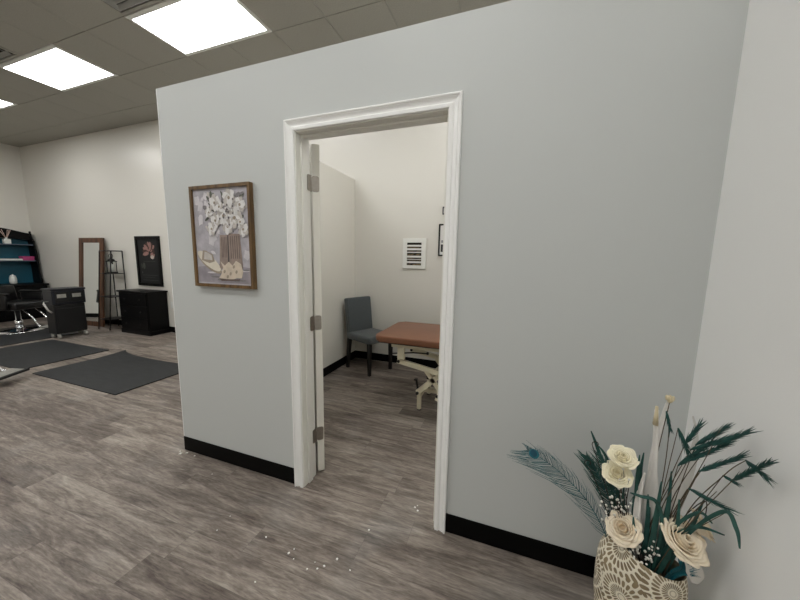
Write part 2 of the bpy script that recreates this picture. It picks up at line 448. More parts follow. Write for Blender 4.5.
# door, swung well back into the little room on three hinges
door = bpy.data.objects.new('door_1', None); C.objects.link(door); door['kind'] = 'structure'
door.location = (JX0+.000, WT+.009, 0); ANG = R(131); door.rotation_euler = (0, 0, ANG)
lf = MB(); lf.box((.007, -.052, .012), (.80, -.008, 2.035), bev=.0025)
# two shallow recessed panels each side give it its face
for z0, z1 in ((.22, .92), (1.08, 1.86)):
    for y in (-.052, -.008):
        yy = (y-.001, y+.004) if y < -.03 else (y-.004, y+.001)
        for a, b, c, d in ((.12, .69, z0, z0+.03), (.12, .69, z1-.03, z1), (.12, .15, z0, z1), (.66, .69, z0, z1)):
            lf.box((a, yy[0], c), (b, yy[1], d), bev=.001, seg=1)
lf.build('door_leaf', M['door'], door)
for y, s in ((-.052, -1), (-.008, 1)):
    kn = MB(); kn.lathe([(.026, 0), (.026, .006), (.011, .012), (.010, .034), (.022, .042), (.027, .055), (.022, .066), (.008, .070)], T=Matrix.Translation((.74, y, .95)) @ Matrix.Rotation(R(90*(-s)), 4, 'X'), n=20); kn.build('door_handle', M['nickel'], door)
Rm = Matrix.Rotation(-ANG, 4, 'Z')
def rounded(u0, u1, w0, w1, r, n=4):
    pts = []
    for cx, cy, a0 in ((u1-r, w1-r, 0), (u0+r, w1-r, 90), (u0+r, w0+r, 180), (u1-r, w0+r, 270)):
        for i in range(n+1):
            a = R(a0+90*i/n); pts.append((cx+r*math.cos(a), cy+r*math.sin(a)))
    return pts
for hz in (1.815, 1.0, .275):
    h = MB(); hh = .089
    h.prism(rounded(-.047, -.006, hz-hh/2, hz+hh/2, .012), 'x', .0035, .0085)      # leaf let into the door edge
    h.tube([(0, 0, hz-hh/2), (0, 0, hz+hh/2)], .0055, n=12)
    for dz in (-.5, -.17, .17, .5): h.tube([(0, 0, hz+dz*hh-.001), (0, 0, hz+dz*hh+.001)], .0062, n=12)
    # leaf on the jamb (fixed frame), built in door space
    T = Rm
    h.prism(rounded(-.036, -.002, hz-hh/2, hz+hh/2, .010), 'x', .0015, .0045, T=T)
    for dz in (-.3, 0, .3):
        h.tube([(.0028, -.023+.006*(1 if dz == 0 else -1), hz+dz*hh), (.0042, -.023+.006*(1 if dz == 0 else -1), hz+dz*hh)], .0042, n=10)
    h.build('hinge', M['nickel'], door)

# ------------------------------------------------------------------ ceiling lights and air vents
def light():
    t = thing('ceiling_light', 'x', 'ceiling light', (0, 0, 0), 0, 'flat rectangular panel lights in the ceiling')
    f = MB(); W, D, b = 1.195, .605, .05
    f.box((.005, .005, HC-.004), (W, .051, HC+.012), bev=.002, seg=1); f.box((.005, D-.036, HC-.004), (W, D, HC+.012), bev=.002, seg=1)
    f.box((.005, .051, HC-.004), (.031, D-.036, HC+.012), bev=.002, seg=1); f.box((W-.036, .051, HC-.004), (W, D-.036, HC+.012), bev=.002, seg=1)
    f.build('frame', M['white_metal'], t)
    MB().box((.03, .05, HC-.001), (W-.035, D-.035, HC+.008)).build('diffuser', M['light'], t)
    return t
LL = {(-2.4, .71): 'glowing ceiling panel nearest the corner of the grey wall, largest in view',
      (-4.8, .71): 'glowing ceiling panel in the middle of the visible row, left of the largest one',
      (-7.2, .71): 'glowing ceiling panel just peeking in at the left edge of the photo',
      (0., .71): 'glowing ceiling panel above the small treatment room, hidden behind the grey wall'}
col = {-7.2: 'farthest from the flower vase', -4.8: 'third from the right wall', -2.4: 'second from the right wall', 0.: 'nearest the right wall'}
rown = {-1.73: 'over the floor before the grey wall', -4.17: 'by the rear wall'}
L0 = None
for x, y in lights_xy:
    lab = LL.get((x, y)) or 'ceiling panel %s, %s' % (rown[y], col[x])
    if L0 is None: L0 = light(); L0.location = (x, y, 0); L0['label'] = lab
    else: dup(L0, (x, y, 0), label=lab)
def vent(x, y, lab):
    t = thing('ceiling_vent', lab, 'air vent', (x, y, 0), 0, 'square air diffusers in the ceiling')
    f = MB()
    def sq(mb, o, wd, z0, z1):
        a, b = .3-o, .3+o; a2, b2 = a+wd, b-wd
        mb.box((a, a, z0), (b, a2, z1)); mb.box((a, b2, z0), (b, b, z1)); mb.box((a, a2, z0), (a2, b2, z1)); mb.box((b2, a2, z0), (b, b2, z1))
    sq(f, .295, .03, HC-.006, HC+.012); f.build('frame', M['tile'], t)
    bk = MB(); bk.box((.03, .03, HC+.006), (.57, .57, HC+.011)); bk.build('backing', M['slot'], t)
    for o in (.245, .18, .115):
        l = MB(); a = .3-o
        for q in range(4):
            T = Matrix.Translation((.3, .3, 0)) @ Matrix.Rotation(q*PI/2, 4, 'Z')
            l.prism([(-o, HC-.012), (-o+.006, HC-.014), (-o+.042, HC+.004), (-o+.036, HC+.006)], 'y', -o, o, T=T)
        l.build('louvre', M['grid'], t)
vent(-2.4, .105, 'square ceiling air vent beside the largest glowing panel, at the top edge')
vent(-4.8, .105, 'square ceiling air vent beside the middle glowing panel, at the left edge')

# ------------------------------------------------------------------ art on the grey wall
art = thing('framed_picture', 'brown-framed painting of flowers in cowboy boots on the grey wall', 'picture', (-.712, 0, 1.204))
AW, AH = .475, .606
def frame4(W, Hh, fw, d0, d1, name, m, par, bev=.003):
    f = MB()
    for q in (((0, 0), (W, 0)), ((0, Hh-fw), (W, Hh-fw))): pass
    o = [(0, 0), (W, 0), (W, Hh), (0, Hh)]; i = [(fw, fw), (W-fw, fw), (W-fw, Hh-fw), (fw, Hh-fw)]
    for a in range(4):
        b = (a+1) % 4
        f.prism([o[a], o[b], i[b], i[a]], 'y', d0, d1)
    bmesh.ops.remove_doubles(f.bm, verts=f.bm.verts, dist=1e-5)
    return f.build(name, m, par)
frame4(AW, AH, .019, -.030, -.002, 'frame', M['frame_wood'], art)
def flat(name, col, var=.12, vs=30): return mat(name, col, .7, var=var, vscale=vs)
pm = {k: flat('print_'+k, c, v, s) for k, c, v, s in (
    ('ground', (176, 172, 178), .16, 22), ('table', (150, 144, 150), .2, 18), ('wash', (206, 202, 205), .1, 26), ('boot', (146, 130, 121), .14, 26), ('boot_dark', (104, 90, 84), .15, 30), ('boot_pale', (204, 190, 172), .1, 26),
    ('hat', (216, 208, 192), .06, 20), ('hat_shade', (158, 146, 130), .1, 20), ('white', (218, 216, 214), .08, 40), ('cream', (192, 186, 180), .12, 40), ('leaf', (96, 98, 88), .2, 40), ('grey', (128, 124, 126), .15, 40), ('ink', (74, 68, 66), .1, 40))}
pr = MB(); lay = [0]
def lay_y(): lay[0] += 1; return -.0195-.00004*lay[0]
def PP(pts, m):
    y = lay_y(); pr.poly([(x*AW, y, z*AH) for x, z in pts], pm[m])
def ell(cx, cz, rx, rz, m, rot=0., n=18, wob=0.):
    pts = []
    for i in range(n):
        a = 2*PI*i/n; k = 1+wob*math.sin(5*a+cx*40)
        x, z = rx*math.cos(a)*k, rz*math.sin(a)*k*AW/AH
        pts.append((cx+x*math.cos(rot)-z*math.sin(rot), cz+(x*math.sin(rot)+z*math.cos(rot))))
    PP(pts, m)
pr.box((.019, -.0192, .019), (AW-.019, -.004, AH-.019), pm['ground'])
PP([(.045, .045), (.955, .045), (.955, .2), (.5, .24), (.045, .2)], 'table')
rg = random.Random(3)
for i in range(40): ell(.07+.86*rg.random(), .3+.62*rg.random(), .02+.04*rg.random(), .02+.05*rg.random(), rg.choice(('wash', 'wash', 'ground')), rg.random()*3, 9, .2)
for i in range(14): ell(.1+.8*rg.random(), .06+.14*rg.random(), .05+.06*rg.random(), .012, rg.choice(('wash', 'grey')), 0, 9)
# hat
ell(.27, .245, .22, .085, 'hat_shade', -.42); ell(.26, .262, .215, .075, 'hat', -.42)
PP([(.13, .27), (.16, .37), (.22, .365), (.27, .345), (.33, .33), (.36, .26), (.27, .24)], 'hat_shade'); PP([(.17, .28), (.19, .355), (.25, .345), (.31, .32), (.32, .27)], 'cream')
# boots
PP([(.44, .20), (.47, .52), (.62, .52), (.66, .22), (.6, .15)], 'boot'); PP([(.60, .20), (.60, .53), (.80, .53), (.83, .2), (.74, .14)], 'boot')
for k in range(5):
    PP([(.49+.025*k, .30), (.495+.025*k, .50), (.505+.025*k, .50), (.50+.025*k, .30)], 'boot_dark'); PP([(.64+.035*k, .29), (.64+.035*k, .51), (.652+.035*k, .51), (.652+.035*k, .29)], 'boot_dark')
PP([(.585, .2), (.60, .54), (.615, .54), (.61, .2)], 'ink')
PP([(.46, .26), (.5, .20), (.46, .13), (.42, .09), (.46, .065), (.6, .07), (.72, .10), (.80, .10), (.83, .16), (.80, .24), (.72, .27), (.66, .22), (.6, .26), (.53, .22)], 'boot_pale')
PP([(.42, .09), (.46, .065), (.62, .07), (.76, .075), (.78, .09), (.6, .085)], 'boot_dark')
for x, z in ((.52, .16), (.62, .14), (.72, .16), (.57, .11), (.68, .21)): ell(x, z, .022, .02, 'hat_shade', .6, 8)
# bouquet
for i in range(46):
    a = rg.random()*PI*1.15-.15; d = .18+.24*rg.random(); x, z = .6+d*math.cos(a)*.95, .66+d*math.sin(a)*.85
    if x > .93 or z > .94: continue
    ell(x, z, .012+.012*rg.random(), .045+.02*rg.random(), rg.choice(('leaf', 'leaf', 'grey', 'cream')), a-PI/2+rg.uniform(-.6, .6), 8)
for cx, cz, r in ((.42, .83, .09), (.66, .87, .10), (.83, .80, .085), (.56, .70, .10), (.74, .68, .11), (.62, .60, .085), (.42, .66, .08), (.35, .58, .075), (.87, .57, .08), (.83, .64, .07), (.5, .79, .07), (.32, .74, .06)):
    ell(cx, cz, r, r, 'grey', 0, 16, .06)
    for q in range(6):
        a = q*PI/3+cx*9; ell(cx+.45*r*math.cos(a), cz+.45*r*math.sin(a)*AW/AH, r*.62, r*.55, 'white' if q % 2 else 'cream', a, 14, .10)
    ell(cx, cz, r*.22, r*.22, 'hat_shade', 0, 8)
for i in range(60): ell(.66+rg.gauss(0, .09), .70+rg.gauss(0, .06), .014, .014, rg.choice(('white', 'white', 'cream', 'grey')), 0, 6)
pr.build('print', None, art, recalc=False)

# ------------------------------------------------------------------ inside the little room
# dining chair
ch = thing('dining_chair', 'grey upholstered parsons chair with dark legs in the small room corner', 'chair', (-.458, 2.02, 0), R(-24))
s = MB(); s.box((-.215, -.205, .385), (.23, .205, .475), bev=.026, seg=4); s.build('seat', M['grey_fabric'], ch, smooth=True)
b = MB(); T = Matrix.Translation((-.185, 0, .40)) @ Matrix.Rotation(R(-7), 4, 'Y')
b.box((-.04, -.195, 0), (.035, .195, .500), bev=.022, seg=4, T=T); bo = b.build('backrest', M['grey_fabric'], ch, smooth=True)
for yy in (-.18, .18):
    sg = MB(); sg.tube([T @ Vector((.0355, yy, .08)), T @ Vector((.0365, yy, .485))], .0022, n=6); sg.build('piping', M['grey_fabric'], bo)
for x, y, lean in ((.195, -.175, 0), (.195, .175, 0), (-.185, -.175, -.045), (-.185, .175, -.045)):
    l = MB(); tw, bw = .022, .016
    for_ = [(x-tw, y-tw), (x+tw, y-tw), (x+tw, y+tw), (x-tw, y+tw)]; bot = [(x+lean-bw, y-bw), (x+lean+bw, y-bw), (x+lean+bw, y+bw), (x+lean-bw, y+bw)]
    A = [l.bm.verts.new((*p, .4)) for p in for_]; Bq = [l.bm.verts.new((*p, .0)) for p in bot]
    l.bm.faces.new(A); l.bm.faces.new(Bq[::-1])
    for i in range(4): l.bm.faces.new((A[i], Bq[i], Bq[(i+1) % 4], A[(i+1) % 4]))
    l.build('leg', M['dark_leg'], ch)

# massage table
mt = thing('massage_table', 'tan padded massage table on a cream steel scissor base', 'massage table', (.06, 1.0, 0))
t = MB(); poly = rounded(0, 1.74, 0, .70, .06, 6)
t.prism(poly, 'z', .668, .72)
es = [e for e in t.bm.edges if abs(e.verts[0].co.z-e.verts[1].co.z) < 1e-6]
bmesh.ops.bevel(t.bm, geom=es, offset=.018, segments=4, affect='EDGES', profile=.5)
t.build('padded_top', M['tan_vinyl'], mt, smooth=True)
MB().box((.03, .03, .652), (1.71, .67, .669), bev=.003).build('table_board', M['rubber'], mt)
fr = MB()
for y in (.10, .56): fr.box((.13, y, .605), (1.60, y+.04, .652), bev=.004)
for x in (.13, 1.56): fr.box((x, .14, .605), (x+.04, .56, .652), bev=.004)
fr.build('upper_frame', M['cream_steel'], mt)
for y in (.10, .56):
    for x in (.19, 1.49):
        br = MB(); br.box((x, y-.004, .50), (x+.065, y+.036, .608), bev=.004); br.build('bracket', M['cream_steel'], mt)
def bar(mb, a, b, w, d, m=None):
    # flat bar between (x,z) points at y..y+d
    (x0, z0, y), (x1, z1, _) = a, b
    v = Vector((x1-x0, z1-z0)); n = Vector((-v.y, v.x)).normalized()*w/2; e = v.normalized()*w*.35
    P0 = Vector((x0, z0))-e; P1 = Vector((x1, z1))+e
    mb.prism([tuple(P0+n), tuple(P0-n), tuple(P1-n), tuple(P1+n)], 'y', y, y+d, m)
for y in (.135, .525):
    for flip in (0, 1):
        X = (lambda x: x) if not flip else (lambda x: 1.74-x)
        a1 = MB(); bar(a1, (X(.19), .465, y), (X(.66), .385, y), .042, .03); bar(a1, (X(.64), .395, y), (X(.56), .16, y), .04, .03); a1.build('scissor_arm', M['cream_steel'], mt)
        a2 = MB(); bar(a2, (X(.375), .19, y+.033), (X(.66), .46, y+.033), .045, .03); bar(a2, (X(.45), .385, y+.033), (X(.60), .19, y+.033), .036, .03); a2.build('scissor_arm', M['cream_steel'], mt)
        for px, pz in ((.19, .465), (.56, .19), (.375, .19)):
            bo = MB(); bo.tube([(X(px), y-.008, pz), (X(px), y+.004, pz)], .014, n=10); bo.build('bolt', M['rubber'], mt)
bs = MB(); bs.box((.345, .36, .11), (1.34, .41, .15), bev=.004)
for x in (.375, 1.34): bs.box((x-.016, .21, .115), (x+.016, .57, .148), bev=.004)
bs.build('base_frame', M['cream_steel'], mt)
for x in (.375, 1.34):
    for y in (.21-.0, .57):
        l = MB(); l.lathe([(.020, .008), (.022, .012), (.022, .165), (.018, .172)], n=16, center=(x, y)); lo = l.build('foot', M['cream_steel'], mt)
        k = MB(); k.lathe([(.020, 0), (.022, .004), (.020, .010)], n=14, center=(x, y)); k.build('foot_pad', M['rubber'], lo)
        k = MB(); k.lathe([(.016, .170), (.030, .180), (.030, .205), (.018, .215)], n=14, center=(x, y)); k.build('foot_knob', M['rubber'], lo)
pl = MB(); pl.tube([(.13, .13, .535), (.34, .10, .575), (.46, .10, .582)], .006, n=8); pl.ball((.47, .10, .583), .013); pl.build('release_rod', M['black_metal'], mt)
pd = MB(); pd.tube([(.36, .205, .195), (.345, .20, .29)], .010, n=8); pd.box((.325, .18, .285), (.355, .22, .297), bev=.004); pd.build('foot_pedal', M['rubber'], mt)
cy = MB(); cy.tube([(.60, .35, .15), (.95, .35, .50)], .022, n=14); cy.build('lift_cylinder', M['cream_steel'], mt)

# white slotted vent plate on the back wall
v = thing('wall_vent', 'white wall plate with horizontal dark slots, left of the certificate', 'vent', (-.142, YB, 1.277))
f = MB(); VW, VH = .305, .375
slots = [(.30, .018, 0, 0), (.255, .017, .004, 1), (.212, .018, .012, 0), (.168, .03, -.004, 1), (.113, .017, .002, 1), (.092, .017, -.004, 1), (.045, .020, 0, 0)]
# plate as a ring frame plus slats so the slots are real openings
xs0, xs1 = .055, .245
f.box((0, -.022, 0), (xs0, -.006, VH), bev=.003, seg=1); f.box((xs1, -.022, 0), (VW, -.006, VH), bev=.003, seg=1)
zz = [0, .040, .066, .088, .106, .108, .126, .158, .192, .202, .228, .246, .268, .288, .318, VH]
op = [(.040, .068), (.090, .110), (.118, .136), (.160, .196), (.208, .228), (.252, .272), (.294, .322)]
z = 0
for a, bq in op:
    f.box((xs0-.002, -.022, z), (xs1+.002, -.006, a), bev=.002, seg=1); z = bq
f.box((xs0-.002, -.022, z), (xs1+.002, -.006, VH), bev=.003, seg=1)
f.build('plate', M['white_metal'], v)
bk = MB(); bk.box((.03, -.006, .025), (.275, -.0015, .345)); bk.build('duct', M['slot'], v)
sl = MB(); rg = random.Random(5)
for a, bq in op[:-1]:
    for i in range(6):
        x = .06+rg.random()*.14; wd = .03+.04*rg.random()
        sl.prism([(x, a-.002), (x+wd*.6, a+.3*(bq-a)), (min(x+wd, .243), a+(bq-a)*rg.uniform(.5, 1.0)), (x+.1*wd, bq*.5+a*.5)], 'y', -.010-.0004*i, -.007)
sl.build('filter', M['slot_brown'], v)

# certificate, and the corner of another frame, by the right jamb
ct = thing('framed_certificate', 'black-framed white certificate half hidden by the right door jamb', 'certificate', (.315, YB, 1.437))
frame4(.30, .382, .017, -.022, -.002, 'frame', M['black_paint'], ct)
MB().box((.017, -.012, .017), (.283, -.004, .365)).build('sheet', M['paper'], ct)
ik = MB(); k = flat('certificate_ink', (48, 48, 52), .2, 60); kg = flat('certificate_grey_ink', (140, 140, 146), .2, 60)
for x0, z0, x1, z1, m in ((.030, .05, .12, .14, k), (.034, .16, .105, .19, kg), (.06, .20, .25, .206, kg), (.06, .225, .25, .231, kg), (.07, .27, .23, .29, kg), (.15, .06, .25, .066, kg), (.15, .09, .24, .096, kg)):
    ik.box((x0, -.0126, z0), (x1, -.0121, z1), m)
ik.build('printed_text', None, ct)
hk = thing('wall_frame', 'edge of a small dark frame higher on the wall, above the certificate', 'picture', (.352, YB, 1.93))
frame4(.2, .09, .012, -.018, -.002, 'frame', M['black_paint'], hk); MB().box((.012, -.010, .012), (.188, -.004, .078)).build('sheet', M['paper'], hk)

# ------------------------------------------------------------------ salon at the back left
# hutch against the left wall, facing +x : local x = depth out of wall, y along wall
HY0, HY1 = 1.27, 2.285
hu = thing('hutch', 'black hutch with teal-backed open shelves in the far corner', 'hutch', (XF+.008, HY0, 0))
HW = HY1-HY0
c = MB(); c.box((0, .01, .06), (.50, HW-.01, .70), bev=.004); c.box((.02, .03, 0), (.47, HW-.03, .06)); c.build('cabinet', M['black_paint'], hu)
c = MB(); c.box((0, -.015, .70), (.535, HW+.015, .738), bev=.008, seg=3); c.build('worktop', M['black_paint'], hu)
for i in range(3):
    y0 = .03+i*(HW-.06)/3; y1 = y0+(HW-.06)/3-.012
    d = MB(); d.box((.50, y0, .52), (.515, y1, .68), bev=.004); dd = d.build('drawer', M['black_paint'], hu)
    k = MB(); k.ball((.527, (y0+y1)/2, .60), .013); k.build('knob', M['black_metal'], dd)
    d = MB(); d.box((.50, y0, .08), (.515, y1, .505), bev=.004); d.box((.515, y0+.05, .13), (.52, y1-.05, .455), bev=.003); dd = d.build('door', M['black_paint'], hu)
    k = MB(); k.ball((.527, y1-.03, .40), .013); k.build('knob', M['black_metal'], dd)
MB().box((0, .03, .738), (.014, HW-.03, 1.68)).build('back_panel', M['teal'], hu)
sp = [(.0, .738), (.33, .738), (.34, .80), (.30, .86), (.285, .95), (.29, 1.05), (.285, 1.15), (.265, 1.22), (.265, 1.33), (.26, 1.42), (.225, 1.50), (.22, 1.58), (.215, 1.64), (.15, 1.69), (.135, 1.76), (.12, 1.80), (0, 1.80)]
for y in (0, HW-.028):
    m_ = MB(); m_.prism(sp, 'y', y, y+.028); m_.build('side_panel', M['black_paint'], hu)
for z, d in ((1.225, .25), (1.565, .21)):
    m_ = MB(); m_.box((.014, .028, z-.02), (d, HW-.028, z), bev=.003); so = m_.build('shelf', M['black_paint'], hu)
    m_ = MB(); m_.box((d, .03, z-.016), (d+.004, HW-.03, z-.001)); m_.build('shelf_edge', M['teal_edge'], so)
cr = []
for i in range(25):
    u = i/24; cr.append((u*HW, 1.80+.095*math.sin(PI*u)**1.5))
lowr = [(HW, 1.655)]+[(HW*(1-i/24), 1.655+.035*math.sin(PI*i/24)) for i in range(1, 24)]+[(0, 1.655)]
m_ = MB(); m_.prism(cr+lowr, 'x', .085, .112); m_.build('crest', M['black_paint'], hu)
for y in (.014, HW-.014):
    m_ = MB(); m_.lathe([(.018, 1.79), (.022, 1.80), (.012, 1.812), (.020, 1.83), (.014, 1.846), (.004, 1.852)], n=12, center=(.10, y)); m_.build('finial', M['black_paint'], hu)
HX = XF+.008
rd = thing('reed_diffuser', 'white reed diffuser on the top shelf of the teal hutch', 'diffuser', (HX+.13, 1.915, 1.566))
m_ = MB(); m_.box((-.04, -.05, 0), (.04, .05, .10), bev=.012, seg=3); m_.lathe([(.018, .098), (.016, .125), (.019, .13)], n=12); m_.build('bottle', M['ceramic'], rd)
for i, (dx, dy) in enumerate(((0, -.09), (.01, -.055), (.0, .03), (.0, .075), (.02, .05))):
    m_ = MB(); m_.tube([(0, 0, .10), (dx, dy, .29)], .0045, n=6); m_.build('reed', M['reed'], rd)
m_ = MB(); m_.box((0, 0, 0), (.17, .31, .030), bev=.004); m_.box((.012, .012, .03), (.158, .298, .034))
o = m_.build('paper_stack', M['paper']); o.location = (HX+.06, 1.76, 1.2265); tag(o, 'flat white stack on the middle shelf of the teal hutch', 'paper stack')
m_ = MB(); m_.box((0, 0, 0), (.15, .175, .06), bev=.006); m_.box((-.004, -.004, .06), (.154, .179, .088), bev=.006)
o = m_.build('box', M['pink']); o.location = (HX+.06, 2.075, 1.2265); tag(o, 'small pink box on the right of the middle hutch shelf', 'box')
jr = thing('jar', 'white rounded jar on the black hutch worktop against the teal back', 'jar', (HX+.20, 1.90, .7395))
m_ = MB(); m_.lathe([(.040, 0), (.050, .015), (.054, .07), (.052, .125), (.042, .148), (.040, .15)], n=20); m_.build('body', M['ceramic'], jr)
m_ = MB(); m_.lathe([(.045, .15), (.047, .16), (.032, .175), (.012, .180), (.015, .19), (.004, .198)], n=20); m_.build('lid', M['ceramic'], jr)

# salon chair
def salon_chair(lab, loc, rz):
    t = thing('salon_chair', lab, 'salon chair', loc, rz, 'black styling chairs with chrome bases')
    m_ = MB(); m_.lathe([(.29, .0), (.30, .006), (.295, .018), (.20, .034), (.07, .05), (.05, .062)], n=36); m_.build('base', M['chrome'], t)
    m_ = MB(); m_.lathe([(.050, .06), (.048, .20), (.034, .205), (.032, .40)], n=18); m_.build('column', M['chrome'], t)
    m_ = MB(); m_.tube([(-.03, .04, .13), (-.2, .16, .14), (-.26, .2, .17)], .008, n=8); m_.build('pump_lever', M['chrome'], t)
    m_ = MB(); m_.box((-.24, -.25, .40), (.25, .25, .53), bev=.035, seg=4); m_.build('seat', M['black_vinyl'], t, smooth=True)
    m_ = MB(); T = Matrix.Translation((-.235, 0, .50)) @ Matrix.Rotation(R(-9), 4, 'Y'); m_.box((-.05, -.245, 0), (.04, .245, .30), bev=.035, seg=4, T=T); m_.build('backrest', M['black_vinyl'], t, smooth=True)
    for s in (-1, 1):
        m_ = MB(); m_.box((-.22, s*.285-.03, .66), (.20, s*.285+.03, .705), bev=.018, seg=3); m_.box((-.20, s*.285-.02, .42), (.16, s*.285+.02, .665), bev=.012); m_.build('armrest', M['black_vinyl'], t, smooth=True)
    fr_ = MB()
    for s in (-1, 1): fr_.tube([(.20, s*.10, .40), (.33, s*.10, .27), (.44, s*.12, .12), (.50, s*.12, .092), (.60, s*.12, .088)], .0115, n=10)
    fo = fr_.build('footrest_arms', M['chrome'], t)
    m_ = MB(); T = Matrix.Translation((.49, 0, .108)) @ Matrix.Rotation(R(6), 4, 'Y')
    m_.box((0, -.16, 0), (.15, .16, .012), bev=.005, T=T)
    for k in range(4): m_.box((.02+.028*k, -.14, .012), (.034+.028*k, .14, .016), bev=.001, seg=1, T=T)
    fp = m_.build('footrest_plate', M['steel_dull'], t)
    m_ = MB(); m_.box((.138, -.165, -.004), (.165, .165, .022), bev=.005, T=T); m_.build('tread', M['rubber'], fp)
    return t
sc = salon_chair('black styling chair on a chrome round base in front of the teal hutch', (-6.97, 1.33, .012), R(24))
c2 = dup(sc, (-4.33, -.17, 0), R(30), 'salon chair whose steel footrest shows at the lower left edge')

# rolling trolley
ca = thing('salon_trolley', 'black rolling salon trolley beside the styling chair', 'trolley', (-5.94, 1.285, 0))
m_ = MB(); m_.box((.0, .0, .085), (.25, .39, .56), bev=.012); m_.build('cabinet', M['black_plastic'], ca)
m_ = MB(); m_.box((.25, .02, .10), (.266, .37, .50), bev=.006); d_ = m_.build('door', M['black_plastic'], ca)
m_ = MB(); m_.box((.266, .15, .47), (.276, .24, .485), bev=.003); m_.build('handle', M['black_metal'], d_)
m_ = MB(); m_.box((-.01, -.012, .565), (.265, .402, .79), bev=.010); m_.build('upper_bin', M['navy_plastic'], ca)
m_ = MB(); m_.box((-.02, -.022, .79), (.275, .412, .825), bev=.012, seg=3); m_.build('top_tray', M['navy_plastic'], ca)
for y0 in (.02, .205):
    m_ = MB(); m_.box((.265, y0, .60), (.28, y0+.17, .77), bev=.005); q = m_.build('drawer', M['black_plastic'], ca)
    m_ = MB(); m_.box((.280, y0+.02, .675), (.284, y0+.13, .735), bev=.0015); m_.build('label_plate', M['steel_dull'], q)
for x, y in ((.04, .03), (.225, .03), (.04, .36), (.225, .36)):
    m_ = MB(); m_.box((x-.014, y-.018, .05), (x+.014, y+.018, .088), bev=.003)
    w_ = m_.build('caster', M['steel_dull'], ca)
    k = MB(); k.lathe([(.014, -.017), (.032, -.016), (.037, -.011), (.037, .011), (.032, .016), (.014, .017)], n=18, T=Matrix.Translation((x+.02, y, .037)) @ Matrix.Rotation(PI/2, 4, 'X'))
    k.build('wheel', M['steel_dull'], w_)
# tool holder hanging on the trolley side
m_ = MB(); m_.tube([(.16, -.015, .62), (.16, -.07, .62), (.20, -.09, .60)], .008, n=8); m_.tube([(.20, -.09, .60), (.21, -.05, .48), (.23, -.016, .44)], .014, n=8); m_.build('tool_holder', M['steel_dull'], ca)

# rubber mats
def salon_mat(lab, x0, x1, y0, y1, cut=0., curl=0.):
    m_ = MB(); n = 28; top = []
    for i in range(n+1):
        u = i/n; x = x0+(x1-x0)*u
        d = cut*min(1, max(0, math.sin(PI*u)))**.5 if cut else 0
        top.append((x, y1-d))
    cols = []
    for i in range(n+1):
        x, yt = top[i]; c_ = []
        for j in range(9):
            v_ = j/8; y = y0+(yt-y0)*v_
            z = curl*max(0, 1-(i/n)*6)**2*max(0, (v_-.6)/.4)**2
            c_.append((x, y, z))
        cols.append(c_)
    bot = [[m_.bm.verts.new((x, y, .001+z)) for x, y, z in c_] for c_ in cols]; tp = [[m_.bm.verts.new((x, y, .011+z)) for x, y, z in c_] for c_ in cols]
    for i in range(n):
        for j in range(8):
            m_.bm.faces.new((bot[i][j], bot[i][j+1], bot[i+1][j+1], bot[i+1][j])); m_.bm.faces.new((tp[i][j], tp[i+1][j], tp[i+1][j+1], tp[i][j+1]))
    for i in range(n):
        m_.bm.faces.new((bot[i][0], bot[i+1][0], tp[i+1][0], tp[i][0])); m_.bm.faces.new((bot[i][8], tp[i][8], tp[i+1][8], bot[i+1][8]))
    for j in range(8):
        m_.bm.faces.new((bot[0][j], tp[0][j], tp[0][j+1], bot[0][j+1])); m_.bm.faces.new((bot[n][j], bot[n][j+1], tp[n][j+1], tp[n][j]))
    o = m_.build('floor_mat', M['mat']); tag(o, lab, 'mat', 'black rubber salon floor mats'); return o
salon_mat('black rubber mat nearest the grey wall, with a curved back edge', -3.98, -2.46, .36, 1.29, .085, .02)
salon_mat('black rubber mat in the middle, in front of the trolley', -5.74, -4.27, .36, 1.24)
salon_mat('black rubber mat under the styling chair by the hutch', -7.5, -5.92, .42, 1.75)

# leaning mirror
mr = thing('standing_mirror', 'tall wood-framed mirror leaning against the far white wall', 'mirror', (-6.815, 2.075, .0), R(4))
LE = Matrix.Rotation(R(-5.2), 4, 'X')
def tf(o): o.matrix_local = LE; return o
tf(frame4(.665, 1.70, .09, -.02, .012, 'frame', M['mirror_wood'], mr))
tf(MB().box((.085, -.006, .085), (.58, .002, 1.615)).build('glass', M['mirror'], mr))

# ladder shelf
ls = thing('ladder_shelf', 'thin black metal ladder shelf between the mirror and black chest', 'shelf unit', (-6.03, 0, 0))
YT, Y0, YW = 2.12, 1.985, 2.295; LW = .335; LH = 1.45
for x in (0, LW):
    m_ = MB(); m_.tube([(x, Y0, 0.002), (x, YT, LH)], .010, n=8); m_.build('front_post', M['black_metal'], ls)
    m_ = MB(); m_.tube([(x, YW, 0.002), (x, YW, LH)], .010, n=8); m_.build('rear_post', M['black_metal'], ls)
m_ = MB()
for a, b_ in (((0, YT, LH), (LW, YT, LH)), ((0, YW, LH), (LW, YW, LH)), ((0, YT, LH), (0, YW, LH)), ((LW, YT, LH), (LW, YW, LH))): m_.tube([a, b_], .010, n=8)
m_.build('top_rail', M['black_metal'], ls)
for z in (.19, .61, 1.04):
    yf = Y0+(YT-Y0)*z/LH
    m_ = MB(); m_.box((0, yf, z-.012), (LW, YW, z), bev=.002); m_.build('shelf', M['black_metal'], ls)
og = thing('lantern', 'small black lantern with pale centre on the top ladder shelf', 'lantern', (-5.865, 2.2, 1.041))
m_ = MB()
for x in (-.055, .055):
    for y in (-.045, .045): m_.tube([(x, y, 0), (x, y, .22)], .008, n=6)
m_.box((-.068, -.058, 0), (.068, .058, .018), bev=.003); m_.box((-.068, -.058, .21), (.068, .058, .225), bev=.003)
